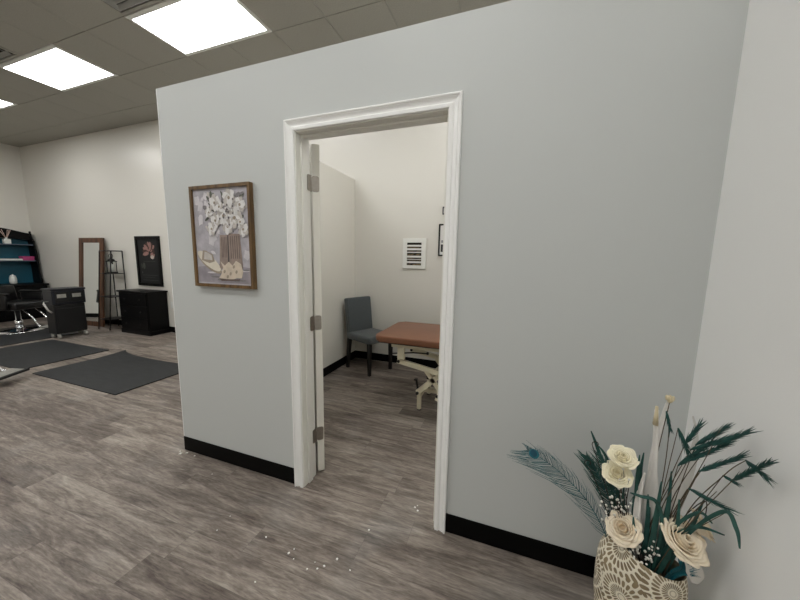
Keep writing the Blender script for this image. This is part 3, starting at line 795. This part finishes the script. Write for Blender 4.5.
m_.lathe([(.06, .224), (.045, .255), (.018, .275), (.012, .285)], n=10); m_.tube([(0, -.025, .28), (0, -.03, .33), (0, 0, .36), (0, .03, .33), (0, .025, .28)], .005, n=6, smooth=True); m_.build('cage', M['black_metal'], og)
m_ = MB(); m_.lathe([(.033, .019), (.034, .15), (.026, .16), (.003, .165), (.002, .18)], n=14); m_.build('candle', M['ceramic'], og)

# black chest + black picture
cs = thing('chest', 'low black chest of drawers against the far white wall', 'chest', (-5.385, 1.985, 0))
CW = .80; CD = .338
m_ = MB(); m_.box((.02, .015, .07), (CW-.02, CD, .735), bev=.004); m_.box((.01, .005, 0), (CW-.01, CD, .075), bev=.006)
m_.build('body', M['black_paint'], cs)
m_ = MB(); m_.box((-.005, -.008, .735), (CW+.005, CD+.005, .762), bev=.006, seg=3); m_.build('top', M['black_paint'], cs)
for i in range(3):
    z0 = .09+i*.215
    m_ = MB(); m_.box((.04, .003, z0), (CW-.04, .016, z0+.20), bev=.004); q = m_.build('drawer', M['black_paint'], cs)
    for x in (.2, CW-.2):
        k = MB(); k.ball((x, -.009, z0+.10), .013); k.build('knob', M['black_metal'], q)
bp_ = thing('dark_picture', 'black framed picture with pink flower above the black chest', 'picture', (-5.325, YB, .83))
frame4(.645, .89, .05, -.03, -.002, 'frame', M['black_paint'], bp_)
bm_ = {k: flat('dark_print_'+k, c_, .3, 40) for k, c_ in (('bg', (7, 8, 8)), ('pink', (150, 112, 104)), ('brown', (66, 42, 36)), ('pale', (190, 178, 168)), ('leaf', (64, 66, 58)), ('line', (60, 62, 60)))}
pr = MB(); pr.box((.05, -.016, .05), (.595, -.004, .84), bm_['bg']); lay[0] = 0
def be(cx, cz, rx, rz, m, rot=0, n=12):
    lay[0] += 1; y = -.0165-.0001*lay[0]
    pr.poly([(cx+rx*math.cos(a)*math.cos(rot)-rz*math.sin(a)*math.sin(rot), y, cz+rx*math.cos(a)*math.sin(rot)+rz*math.sin(a)*math.cos(rot)) for a in [2*PI*i/n for i in range(n)]], bm_[m])
for i in range(9): be(.36+.10*math.cos(.7+i*.33), .60+.11*math.sin(.7+i*.33), .035, .085, ('pink', 'brown', 'pink')[i % 3], .7+i*.33-PI/2)
be(.44, .56, .06, .045, 'pink'); be(.43, .52, .05, .035, 'pale'); be(.47, .62, .03, .05, 'brown', .4); be(.19, .36, .035, .06, 'leaf'); be(.13, .36, .012, .05, 'leaf'); be(.13, .24, .012, .02, 'line')
for z, x0, x1, h in ((.19, .12, .54, .006), (.10, .14, .54, .006), (.15, .18, .46, .004), (.44, .18, .5, .005)):
    lay[0] += 1; y = -.0165-.0001*lay[0]; pr.poly([(x0, y, z), (x1, y, z), (x1, y, z+h), (x0, y, z+h)], bm_['line'])
pr.build('print', None, bp_, recalc=False)

# wall outlet
ou = thing('wall_outlet', 'small white wall outlet beside the black chest', 'outlet', (-4.535, YB, .45))
m_ = MB(); m_.box((0, -.006, 0), (.07, -.0005, .115), bev=.003); m_.build('cover_plate', M['ceramic'], ou)
m_ = MB()
for z in (.022, .064): m_.box((.02, -.0085, z), (.05, -.006, z+.03), bev=.002, seg=1)
m_.build('socket', M['paper'], ou)

# ------------------------------------------------------------------ vase and dried arrangement by the right wall
VX, VY = 1.646, -.285
va = thing('vase', 'cream carved vase with slanted mouth in the corner by the right wall', 'vase', (VX, VY, 0))
vb = MB(); nU, nV = 72, 44
uvl = vb.bm.loops.layers.uv.new('UVMap')
def half(z):  # half width over height
    t = [(0, .075), (.03, .088), (.10, .104), (.18, .119), (.26, .127), (.34, .128), (.42, .124), (.52, .116)]
    for (a, ra), (b_, rb) in zip(t, t[1:]):
        if z <= b_:
            u = (z-a)/(b_-a); u = u*u*(3-2*u); return ra+(rb-ra)*u
    return t[-1][1]
def lip(th):  # height of the slanted mouth round the vase: high to the left, low to the right
    c_ = math.cos(th); return .440-.040*c_+.006*math.cos(2*th)
rings = []
def vpt(th, t):
    h = lip(th); z = h*t; a = half(z)
    k = 1.-(.17-.12*math.cos(th))*max(0, (t-.80)/.20)**2
    return Vector((a*k*math.cos(th), a*.66*k*math.sin(th), z))
V = [[vb.bm.verts.new(vpt(2*PI*i/nU, j/nV)) for i in range(nU)] for j in range(nV+1)]
for j in range(nV):
    for i in range(nU):
        i2 = (i+1) % nU
        f = vb.bm.faces.new((V[j][i], V[j][i2], V[j+1][i2], V[j+1][i])); f.smooth = True
        for lp, (uu, vv) in zip(f.loops, ((i, j), (i+1, j), (i+1, j+1), (i, j+1))):
            lp[uvl].uv = (.70*uu/nU, .44*vv/nV)
vb.bm.faces.new(V[0][::-1])
vb.build('body', M['vase'], va, recalc=False)
vi = MB(); I0 = []
for j in range(8):
    ring = []
    for i in range(nU):
        th = 2*PI*i/nU; p = vpt(th, 1.)
        q = j/7; kk = (1.-.055*min(1, q*4)) if j else 1.
        ring.append(vi.bm.verts.new((p.x*kk, p.y*kk, p.z+(.002 if j == 1 else 0)-.20*q*q)))
    I0.append(ring)
for j in range(7):
    for i in range(nU):
        f = vi.bm.faces.new((I0[j][i], I0[j+1][i], I0[j+1][(i+1) % nU], I0[j][(i+1) % nU])); f.smooth = True
vi.bm.faces.new(I0[-1])
vi.build('mouth', M['vase_in'], va, recalc=False)

BASE = Vector((1.66, -.285, .20))
def root(k=0): 
    return BASE+Vector((random.uniform(-.05, .05), random.uniform(-.025, .025), random.uniform(-.02, .03)))
# roses
def bloom(mb, c, nrm, Rr, layers, m, open_=1., seed=1):
    rg = random.Random(seed)
    nrm = Vector(nrm).normalized(); q = Vector((0, 0, 1)).rotation_difference(nrm).to_matrix().to_4x4(); T = Matrix.Translation(c) @ q
    for L_ in range(layers):
        f_ = (L_+1)/layers; n = [2, 3, 3, 4, 5, 5, 6, 6][min(L_, 7)]
        rt = Rr*(f_**.9); rb = Rr*.16+rt*.30; H_ = Rr*(.62-.34*f_*open_)
        for i in range(n):
            a0 = 2*PI*i/n+L_*1.1+rg.uniform(-.2, .2); hw = PI/n*1.22; wob = rg.uniform(0, 6); k_ = rg.uniform(.93, 1.06)
            rows = []
            for v_ in range(7):
                t_ = v_/6; row = []
                for u_ in range(9):
                    s_ = (u_-4)/4; a = a0+s_*hw
                    rad = (rb+(rt*k_-rb)*t_**(1.15+.5*(1-f_)))*(1-.10*abs(s_)**3*t_)
                    rad += .05*Rr*f_*t_**4*math.sin(2.6*s_*2+wob)+Rr*.012*s_
                    z = -.35*Rr+(H_+.35*Rr)*math.sin(t_*PI/2*(.80+.28*f_*open_)) - .15*Rr*t_*s_*s_*f_ + .05*Rr*t_**3*math.sin(3.3*s_+wob)*f_
                    row.append(T @ Vector((rad*math.cos(a), rad*math.sin(a), z)))
                rows.append(row)
            mb.strip(rows, m)
    mb.lathe([(.01*Rr, -.50*Rr), (.20*Rr, -.44*Rr), (.42*Rr, -.24*Rr), (.40*Rr, -.12*Rr)], m, 12, T=T)
FL = [('cream rose with tight ruffled petals, topmost of the flowers in the vase', (1.562, -.27, .742), (-.05, -.50, .85), .042, 6, 'petal', .75),
      ('cream rose directly below the topmost one, left side of the vase', (1.553, -.275, .682), (-.20, -.60, .75), .047, 6, 'petal', .8),
      ('cream open rose resting on the high left lip of the vase', (1.574, -.315, .522), (-.36, -.60, .70), .054, 6, 'petal2', 1.2),
      ('large cream open rose hanging over the right lip of the vase', (1.712, -.345, .556), (.28, -.50, .80), .064, 7, 'petal2', 1.15),
      ('pale rose half hidden behind the large right-hand rose', (1.765, -.315, .60), (.75, -.1, .55), .045, 5, 'petal2', 1.15)]
for i, (lab, c_, nrm, rr, ly, m_n, op_) in enumerate(FL):
    t = thing('rose', lab, 'flower', c_, 0, 'cream roses in the vase')
    mb = MB(); bloom(mb, Vector((0, 0, 0)), nrm, rr, ly, M[m_n], op_, i+3); mb.build('bloom', None, t, solid=.0012, recalc=False)
    b0 = root()-Vector(c_); n_ = Vector(nrm).normalized()
    mb = MB(); mb.tube([-n_*rr*.28, -n_*rr*.9+b0*.12+Vector((0, 0, -.02)), b0*.5, b0], .0028, n=6, smooth=True); mb.build('stem', M['stem'], t)
# loose white petal under the large rose
def leafstrip(pts, widths, nrm, fold=.25, nw=4):
    P = spline(pts, 8); rows = []; n = len(P)-1
    for i, p in enumerate(P):
        t_ = i/n; x = t_*(len(widths)-1); k = min(int(x), len(widths)-2); w_ = widths[k]+(widths[k+1]-widths[k])*(x-k)
        d = (P[min(i+1, n)]-P[max(i-1, 0)]).normalized(); s_ = d.cross(Vector(nrm)).normalized(); up = s_.cross(d).normalized()
        rows.append([p+s_*w_*.5*(2*j/nw-1)+up*w_*fold*(abs(2*j/nw-1)-.5) for j in range(nw+1)])
    return rows
mb = MB(); mb.strip(leafstrip([(1.722, -.350, .535), (1.738, -.372, .500), (1.742, -.378, .455)], [.006, .036, .042, .010], (-.2, -.8, .4), .15), M['petal_white'])
o = mb.build('white_petal', None, solid=.001, recalc=False); tag(o, 'thin white translucent petal drooping below the large right-hand rose', 'petal')

# whitewashed spear leaves
SP = [('tallest whitewashed spear leaf with a cut cream tip, centre of the vase', [(1.655, -.285, .30), (1.650, -.285, .54), (1.648, -.280, .68), (1.646, -.275, .80), (1.639, -.27, .93)], [.018, .044, .046, .020, .015, .011], True),
      ('slim whitewashed leaf rising behind the tallest spear leaf', [(1.665, -.25, .30), (1.668, -.22, .60), (1.672, -.21, .76), (1.686, -.21, .90), (1.692, -.21, .945)], [.012, .020, .020, .014, .006], False),
      ('broad whitewashed leaf curling to a thin hooked tip on the right', [(1.675, -.285, .30), (1.692, -.295, .55), (1.712, -.295, .69), (1.732, -.295, .80), (1.736, -.29, .88), (1.722, -.29, .935)], [.018, .036, .042, .024, .008, .003], False),
      ('short narrow whitewashed leaf left of the tallest spear leaf', [(1.635, -.295, .30), (1.616, -.30, .50), (1.612, -.295, .62), (1.622, -.29, .72)], [.010, .020, .018, .004], False)]
for lab, pts, wd, tip in SP:
    t = thing('spear_leaf', lab, 'dried leaf', pts[0], 0, 'whitewashed dried leaves in the vase'); b0 = Vector(pts[0])
    mb = MB(); mb.strip(leafstrip([Vector(p)-b0 for p in pts], wd, (-.25, -.9, .3), .22), M['spear']); mb.build('blade', None, t, solid=.0025, recalc=False)
    if tip:
        e = Vector(pts[-1])-b0; mb = MB(); mb.tube([e-Vector((-.002, 0, .05)), e+Vector((-.001, 0, .012))], [.0085, .004], n=7); mb.build('cut_tip', M['spear_tip'], t)
    else:
        mb = MB(); mb.tube([Vector((0, 0, 0)), Vector((.0, 0, -.09))], .003, n=6); mb.build('stem', M['stem'], t)
t = thing('dried_bud', 'tiny cream dried bud on a wiry stalk above the spear leaves', 'dried flower', (1.688, -.225, .952))
mb = MB(); mb.ball((0, 0, 0), .008, .008, .010); 
for i in range(5):
    a = i*1.26; mb.ball((.008*math.cos(a), .008*math.sin(a), .006), .005, .005, .009)
mb.build('bud', M['spear_tip'], t); b0 = root()-Vector((1.688, -.225, .952))
mb = MB(); mb.tube([(0, 0, -.008), b0*.4+Vector((-.006, 0, 0)), b0], .0014, n=5, smooth=True); mb.build('stem', M['stem'], t)

# peacock feathers
def feather(lab, pts, eye, blen, n, seed, m_b, grp='peacock feathers in the vase', down=.0, bw=.0008):
    rg = random.Random(seed); P = spline(pts, 14); L_ = len(P)-1
    t = thing('peacock_feather', lab, 'feather', pts[0], 0, grp); b0 = Vector(pts[0])
    mb = MB(); mb.tube([p-b0 for p in P], [.0022, .0006], n=6); mb.build('quill', M['pteal'], t)
    mb = MB(); nrm = Vector((-.1, -.85, .5)).normalized(); d0 = (P[-1]-P[0]).normalized(); side = 1 if d0.cross(nrm).z < 0 else -1
    for i in range(n):
        u = (i+rg.random())/n; u = .22+.78*u; k = min(int(u*L_), L_-1); p = P[k].lerp(P[k+1], u*L_-k)
        d = (P[min(k+1, L_)]-P[max(k-1, 0)]).normalized()
        for sgn in (-1, 1):
            s_ = d.cross(nrm).normalized()*sgn; ln_ = blen*rg.uniform(.6, 1.15)*(1.15 if sgn*side > 0 else .62)*(math.sin(PI*min(1, max(.0, (u-.1)/1.0)))**.6*.9+.1)
            if u > .85: ln_ *= .7
            dirn = (s_*.62+d*.85+nrm*rg.uniform(-.15, .25)).normalized()
            q1 = p+dirn*ln_*.5; q2 = p+dirn*ln_+d*ln_*.12+Vector((0, 0, -down*ln_))-s_*ln_*.15
            w_ = bw; a = [p-b0, q1-b0, q2-b0]; wv = nrm.cross(dirn).normalized()*w_
            mb.strip([[a[0]-wv, a[0]+wv], [a[1]-wv*.9, a[1]+wv*.9], [a[2]-wv*.35, a[2]+wv*.35]], M[m_b])
    mb.build('barbs', None, t, solid=.0005, recalc=False)
    if eye:
        k = int(.90*L_); p = P[k]-b0; d = (P[k+1]-P[k-1]).normalized(); s_ = d.cross(nrm).normalized()
        T = Matrix((( d.x, s_.x, nrm.x, p.x), (d.y, s_.y, nrm.y, p.y), (d.z, s_.z, nrm.z, p.z), (0, 0, 0, 1)))
        mb = MB(); mb.ball((0, 0, .004), .019, .016, .0014, M['peye2'], 16, 8, T=T); mb.ball((.002, 0, .0054), .014, .012, .0016, M['peye'], 14, 8, T=T); mb.build('eye', None, t)
    return t
feather('teal peacock feather with a dark blue eye reaching out to the left', [(1.62, -.285, .24), (1.55, -.285, .43), (1.48, -.28, .555), (1.40, -.275, .632), (1.325, -.27, .678), (1.27, -.27, .702)], True, .125, 66, 11, 'pteal', down=.10)
feather('dark green feather leaning left behind the blue-eyed peacock feather', [(1.63, -.27, .24), (1.575, -.25, .48), (1.52, -.235, .62), (1.47, -.225, .70)], False, .070, 95, 13, 'teal_leaf', bw=.0011)
feather('dark green feather with the steepest lean, left of the cream roses', [(1.635, -.275, .24), (1.59, -.265, .50), (1.545, -.26, .64), (1.50, -.255, .735)], False, .06, 80, 17, 'teal_leaf', bw=.0011)
# short teal feather tucked below the big rose
feather('small teal feather tucked under the large right-hand rose', [(1.69, -.30, .30), (1.705, -.335, .42), (1.715, -.36, .47), (1.715, -.365, .50)], False, .05, 70, 19, 'peye2')

# berry sprays : shared berry mesh, one object each
pb = MB(); pb.ball((0, 0, 0), .0042, m=M['pearl'], u=8, v=6); proto = pb.build('berry', None); bme = proto.data; bpy.data.objects.remove(proto)
def spray(lab, a, c_, rad, n, seed):
    rg = random.Random(seed); t = thing('berry_spray', lab, 'berry spray', a, 0, 'pearl berry sprays in the vase'); A = Vector(a)
    mb = MB(); cc = Vector(c_)-A; pts = []
    for i in range(n):
        v_ = Vector((rg.gauss(0, 1), rg.gauss(0, .55), rg.gauss(0, 1.35)))*.52
        p = cc+Vector((v_.x*rad[0], v_.y*rad[1], v_.z*rad[2])); pts.append(p)
        h_ = cc*.35 if v_.z < 0 else cc*.7
        mb.tube([h_, (h_+p)*.5+Vector((rg.uniform(-.01, .01), 0, .006)), p], .0007, n=4, cap=False)
    mb.tube([(0, 0, 0), cc*.5, cc], .0016, n=5); mb.build('twigs', M['twig'], t)
    for p in pts:
        o = bpy.data.objects.new('berry', bme); C.objects.link(o); o.parent = t; o.location = p; k = rg.uniform(.7, 1.1); o.scale = (k, k, k)
spray('tall spray of white pearl berries left of centre, below the cream roses', (1.625, -.285, .32), (1.562, -.295, .590), (.042, .03, .065), 48, 5)
spray('low spray of white pearl berries spilling over the vase lip', (1.645, -.285, .32), (1.622, -.34, .470), (.045, .02, .04), 42, 6)

# curly dark twigs
def curl(lab, pts):
    mb = MB(); b0 = Vector(pts[0]); P = [Vector(p)-b0 for p in pts]; e = P[-1]; d = (P[-1]-P[-2]).normalized(); s_ = d.cross(Vector((0, -1, 0))).normalized()
    c_ = e+s_*.012; loop = [c_-s_*.012*math.cos(a)*(1-a/9)+d*.012*math.sin(a)*(1-a/9) for a in [i*.45 for i in range(1, 12)]]
    mb.tube(spline(P, 6)+loop, .0014, n=5); o = mb.build('curly_twig', M['twig']); o.location = b0; tag(o, lab, 'twig', 'dark curly twigs in the vase')
curl('dark curly twig with its coil highest, over the left feathers', [(1.62, -.275, .26), (1.56, -.27, .52), (1.50, -.265, .70), (1.475, -.26, .765)])
curl('dark curly twig with its coil just above the peacock quill', [(1.625, -.29, .26), (1.55, -.29, .50), (1.485, -.285, .66), (1.455, -.28, .70)])
curl('dark curly twig bending right behind the large rose', [(1.67, -.27, .26), (1.72, -.29, .55), (1.77, -.31, .68), (1.775, -.315, .62)])
curl('dark curly twig between the two upper roses and tallest spear', [(1.64, -.26, .26), (1.60, -.25, .52), (1.60, -.245, .66), (1.585, -.24, .72)])

# teal dyed wheat / grass stems
def wheat(lab, tip, head, pts=None, bristle=.030, r=.006, seed=0, bend=0., m='dteal'):
    rg = random.Random(seed); b0 = root(); tip = Vector(tip); h0 = Vector(head)
    t = thing('teal_wheat', lab, 'dried grass', b0, 0, 'dark teal dried grass stems in the vase')
    mid = [Vector(p) for p in (pts or [])] or [b0.lerp(h0, .5)+Vector((-.012, 0, .03))]
    P = [q-b0 for q in [b0]+mid+[h0]]
    mb = MB(); mb.tube(P, [.0017, .0010], n=5, smooth=True); mb.build('stem', M['stem'], t)
    a, b_ = h0-b0, tip-b0; d = (b_-a); L_ = d.length; dn = d.normalized(); o1 = dn.orthogonal().normalized(); o2 = dn.cross(o1)
    mb = MB(); mb.tube([a, a.lerp(b_, .25), a.lerp(b_, .6), b_], [r*.35, r, r*.85, r*.15], n=7)
    n = max(10, int(L_*420))
    for i in range(n):
        u = i/n; ph = i*2.4; o_ = o1*math.cos(ph)+o2*math.sin(ph); p = a.lerp(b_, u); e = p+(dn*.95+o_*.26).normalized()*bristle*rg.uniform(.6, 1.2)
        mb.tube([p, p.lerp(e, .35)+o_*.001, e], [.0020, .0014, .0002], n=4, cap=False)
    mb.build('seed_head', M[m], t); return t
WH = [('highest right-hand teal wheat head, brushing the right wall', (1.800, -.378, .950), (1.765, -.355, .900)),
      ('thick teal wheat head just under the highest right-hand one', (1.792, -.345, .915), (1.735, -.335, .868)),
      ('teal wheat head pointing furthest right, near the wall', (1.798, -.464, .917), (1.792, -.40, .835)),
      ('drooping teal wheat head hanging down on the far right', (1.806, -.455, .868), (1.806, -.385, .868)),
      ('teal wheat head in the middle of the right-hand fan', (1.800, -.37, .873), (1.752, -.35, .815)),
      ('upright teal wheat head nearest the broad white leaf', (1.722, -.33, .930), (1.705, -.325, .880)),
      ('short teal wheat head crossing the broad white leaf', (1.700, -.34, .842), (1.68, -.335, .888)),
      ('small level teal wheat head below the right-hand fan', (1.805, -.36, .785), (1.780, -.355, .797)),
      ('teal wheat head leaning right, left edge of the right-hand fan', (1.745, -.34, .880), (1.705, -.33, .815)),
      ('teal wheat head low on the right, above the pale hidden rose', (1.795, -.365, .705), (1.735, -.355, .725)),
      ('teal wheat head squeezed between the two thick upper heads of the fan', (1.778, -.335, .935), (1.738, -.33, .885)),
      ('teal wheat head just above the middle one of the right-hand fan', (1.785, -.345, .895), (1.730, -.335, .835)),
      ('slender drooping teal wheat head beside the slim white leaf', (1.668, -.30, .882), (1.655, -.295, .935))]
for i, (lab, tp, hd) in enumerate(WH):
    tp = Vector(tp); hd = tp+(Vector(hd)-tp)*(1.45 if i not in (3, 7, 12) else 1.1); g = None
    if 'drooping' in lab and i != 12: g = [(1.72, -.32, .60), (1.775, -.36, .80)]
    elif i == 12: g = [(1.665, -.29, .60), (1.668, -.295, .85)]
    elif i == 9: g = [(1.685, -.31, .55), (1.71, -.33, .70)]
    wheat(lab, tp, hd, g, seed=i+20, bristle=.022 if i in (7, 12) else .034, r=.0040 if i in (7, 12) else .0052)
# blade leaves
def blade(lab, pts, wd, m='teal_leaf', nrm=(-.2, -.9, .35)):
    b0 = Vector(pts[0]); mb = MB(); mb.strip(leafstrip([Vector(p)-b0 for p in pts], wd, nrm, .3, 2), M[m])
    o = mb.build('grass_blade', None, solid=.0008, recalc=False); o.location = b0; tag(o, lab, 'dried leaf', 'teal dyed grass blades in the vase')
BL = [('dark green blade poking up highest on the left, behind the roses', [(1.62, -.25, .26), (1.56, -.24, .58), (1.50, -.235, .74), (1.475, -.23, .80)], [.004, .009, .011, .003]),
      ('second dark green blade on the left, just under the highest', [(1.625, -.255, .26), (1.58, -.25, .56), (1.53, -.245, .71), (1.50, -.24, .755)], [.004, .009, .010, .003]),
      ('upright dark green blade touching the right of the topmost rose', [(1.63, -.28, .26), (1.612, -.285, .55), (1.605, -.285, .70), (1.604, -.285, .775)], [.004, .010, .010, .003]),
      ('upright dark green blade left of the tallest spear leaf', [(1.635, -.27, .26), (1.622, -.275, .55), (1.616, -.275, .70), (1.618, -.275, .78)], [.004, .010, .010, .003]),
      ('teal blade arching from the lower rose across the tallest spear leaf', [(1.66, -.30, .26), (1.667, -.33, .55), (1.645, -.335, .655), (1.60, -.335, .665), (1.575, -.33, .665)], [.004, .009, .011, .009, .003]),
      ('wide teal blade standing in front of the tallest spear leaf', [(1.65, -.30, .26), (1.650, -.325, .48), (1.652, -.325, .60), (1.655, -.32, .72)], [.006, .016, .014, .003]),
      ('teal blade between the tallest and the broad white leaf', [(1.66, -.30, .26), (1.672, -.32, .50), (1.680, -.32, .63), (1.676, -.32, .76)], [.006, .015, .013, .003]),
      ('teal blade crossing low in front of the broad white leaf', [(1.665, -.30, .26), (1.69, -.33, .48), (1.702, -.335, .58), (1.700, -.33, .68)], [.006, .014, .012, .003]),
      ('long thin teal blade arching down to the far right, lowest tip', [(1.67, -.29, .28), (1.72, -.34, .56), (1.775, -.38, .705), (1.795, -.405, .68), (1.80, -.42, .635)], [.004, .008, .010, .010, .003]),
      ('level teal blade above the large rose, pointing right', [(1.66, -.29, .28), (1.69, -.33, .52), (1.735, -.35, .615), (1.80, -.36, .62)], [.004, .009, .010, .003]),
      ('teal blade curving right just above the large rose', [(1.66, -.295, .28), (1.69, -.325, .55), (1.74, -.345, .66), (1.775, -.35, .64)], [.004, .008, .009, .003]),
      ('short teal blade leaning right in the middle of the vase', [(1.66, -.30, .28), (1.70, -.325, .50), (1.735, -.335, .60), (1.755, -.335, .70)], [.004, .010, .011, .003]),
      ('dark teal blade rising behind the low berry spray', [(1.64, -.295, .26), (1.637, -.315, .45), (1.636, -.315, .56), (1.630, -.31, .66)], [.006, .015, .013, .003]),
      ('dark teal blade leaning left behind the open left rose', [(1.64, -.28, .26), (1.60, -.285, .48), (1.58, -.28, .58), (1.573, -.28, .65)], [.005, .012, .011, .003])]
for i, (lab, pts, wd) in enumerate(BL): blade(lab, pts, wd, 'teal_leaf' if i % 3 else 'dteal')
rg = random.Random(77)
for i in range(16):
    x0 = 1.61+.10*i/15+rg.uniform(-.006, .006); zt_ = rg.uniform(.52, .70); lx = (x0-1.655)*rg.uniform(.4, 1.1)+rg.uniform(-.012, .012)
    y1 = -.285+rg.uniform(-.045, .03)
    b0 = Vector((x0*.6+1.65*.4, -.285, .27)); pts = [b0, Vector((x0+lx*.4, (y1-.285)/2, .27+(zt_-.27)*.5)), Vector((x0+lx*.8, y1, .27+(zt_-.27)*.8)), Vector((x0+lx*1.2, y1, zt_))]
    mb = MB(); mb.strip(leafstrip([p-b0 for p in pts], [.005, rg.uniform(.009, .015), .011, .003], (-.2, -.9, .35), .3, 2), M['dteal' if i % 2 else 'teal_leaf'])
    o = mb.build('grass_blade', None, solid=.0008, recalc=False); o.location = b0
    tag(o, 'dark teal blade crowded among the white leaves in the vase centre', 'dried leaf', 'crowded teal blades in the vase centre')
# bare brown stems fanned to the right
BR = [((1.70, -.31, .60), (1.745, -.335, .81), 'leftmost bare brown stalk of the right-hand fan'), ((1.71, -.32, .55), (1.775, -.345, .74), 'bare brown stalk in the middle of the right-hand fan'), ((1.715, -.325, .52), (1.79, -.37, .70), 'lowest bare brown stalk of the right-hand fan'), ((1.69, -.30, .62), (1.765, -.34, .93), 'longest bare brown stalk with a pale wisp at its tip')]
for i, (md, tp, lab) in enumerate(BR):
    b0 = root(); mb = MB(); mb.tube([Vector((0, 0, 0)), Vector(md)-b0, Vector(tp)-b0], [.0018, .0008], n=5, smooth=True)
    o = mb.build('dried_stalk', M['stem']); o.location = b0; tag(o, lab, 'dried stem', 'bare brown stalks in the vase')

# ------------------------------------------------------------------ white plaster crumbs on the floor
cr0 = None; rg = random.Random(21)
spots = [(-.166, -.413), (.097, -.356), (.27, -.359), (.452, -.379), (.388, -.418), (.402, -.378), (.43, -.40), (.561, -.136), (.75, .108), (.762, .073), (.74, .09), (-.984, -.03), (-.918, -.027), (-.838, -.03), (-.561, -.12), (-.177, -.324), (.214, -.544), (.571, -.354), (.30, -.40), (.26, -.385), (-.95, -.05), (.49, -.33)]
for i, (x, y) in enumerate(spots):
    sc_ = rg.uniform(.6, 1.5)*(1.6 if i in (11, 12, 20) else .85)
    if cr0 is None:
        mb = MB(); mb.ball((0, 0, 0), .0052, .0042, .0024, M['crumb'], 7, 5)
        for v_ in mb.bm.verts: v_.co *= 1+.3*mnoise.noise(v_.co*400)
        cr0 = mb.build('plaster_crumb', None); o = cr0
    else: o = cr0.copy(); C.objects.link(o)
    o.scale = (sc_, sc_, sc_); o.rotation_euler = (0, 0, rg.random()*6); o.location = (x, y, .0022*sc_)
    tag(o, 'tiny white plaster crumb on the grey plank floor near the doorway', 'crumb', 'plaster crumbs on the floor')

# ------------------------------------------------------------------ world, camera, colour
wd = bpy.data.worlds.new('World'); bpy.context.scene.world = wd; wd.use_nodes = True
wd.node_tree.nodes['Background'].inputs[0].default_value = (.05, .05, .05, 1)
cam = bpy.data.cameras.new('camera'); co = bpy.data.objects.new('camera', cam); C.objects.link(co)
cam.sensor_fit = 'HORIZONTAL'; cam.sensor_width = 36; cam.lens = 36*308.831/800; cam.clip_start = .02
RM = Matrix(((0.94034341, -0.06071956, 0.33476471), (0.33980881, 0.11885606, -0.93295402), (0.01685975, 0.99105316, 0.13239855)))
mw = RM.to_4x4(); mw.translation = (1.17511, -1.43103, 1.39621); co.matrix_world = mw
S = bpy.context.scene; S.camera = co
S.view_settings.view_transform = 'Standard'; S.view_settings.look = 'None'; S.view_settings.gamma = 1; S.view_settings.use_curve_mapping = False
S.view_settings.exposure = 0.
try:
    S.cycles.max_bounces = 10; S.cycles.diffuse_bounces = 6; S.cycles.glossy_bounces = 5
except Exception: pass
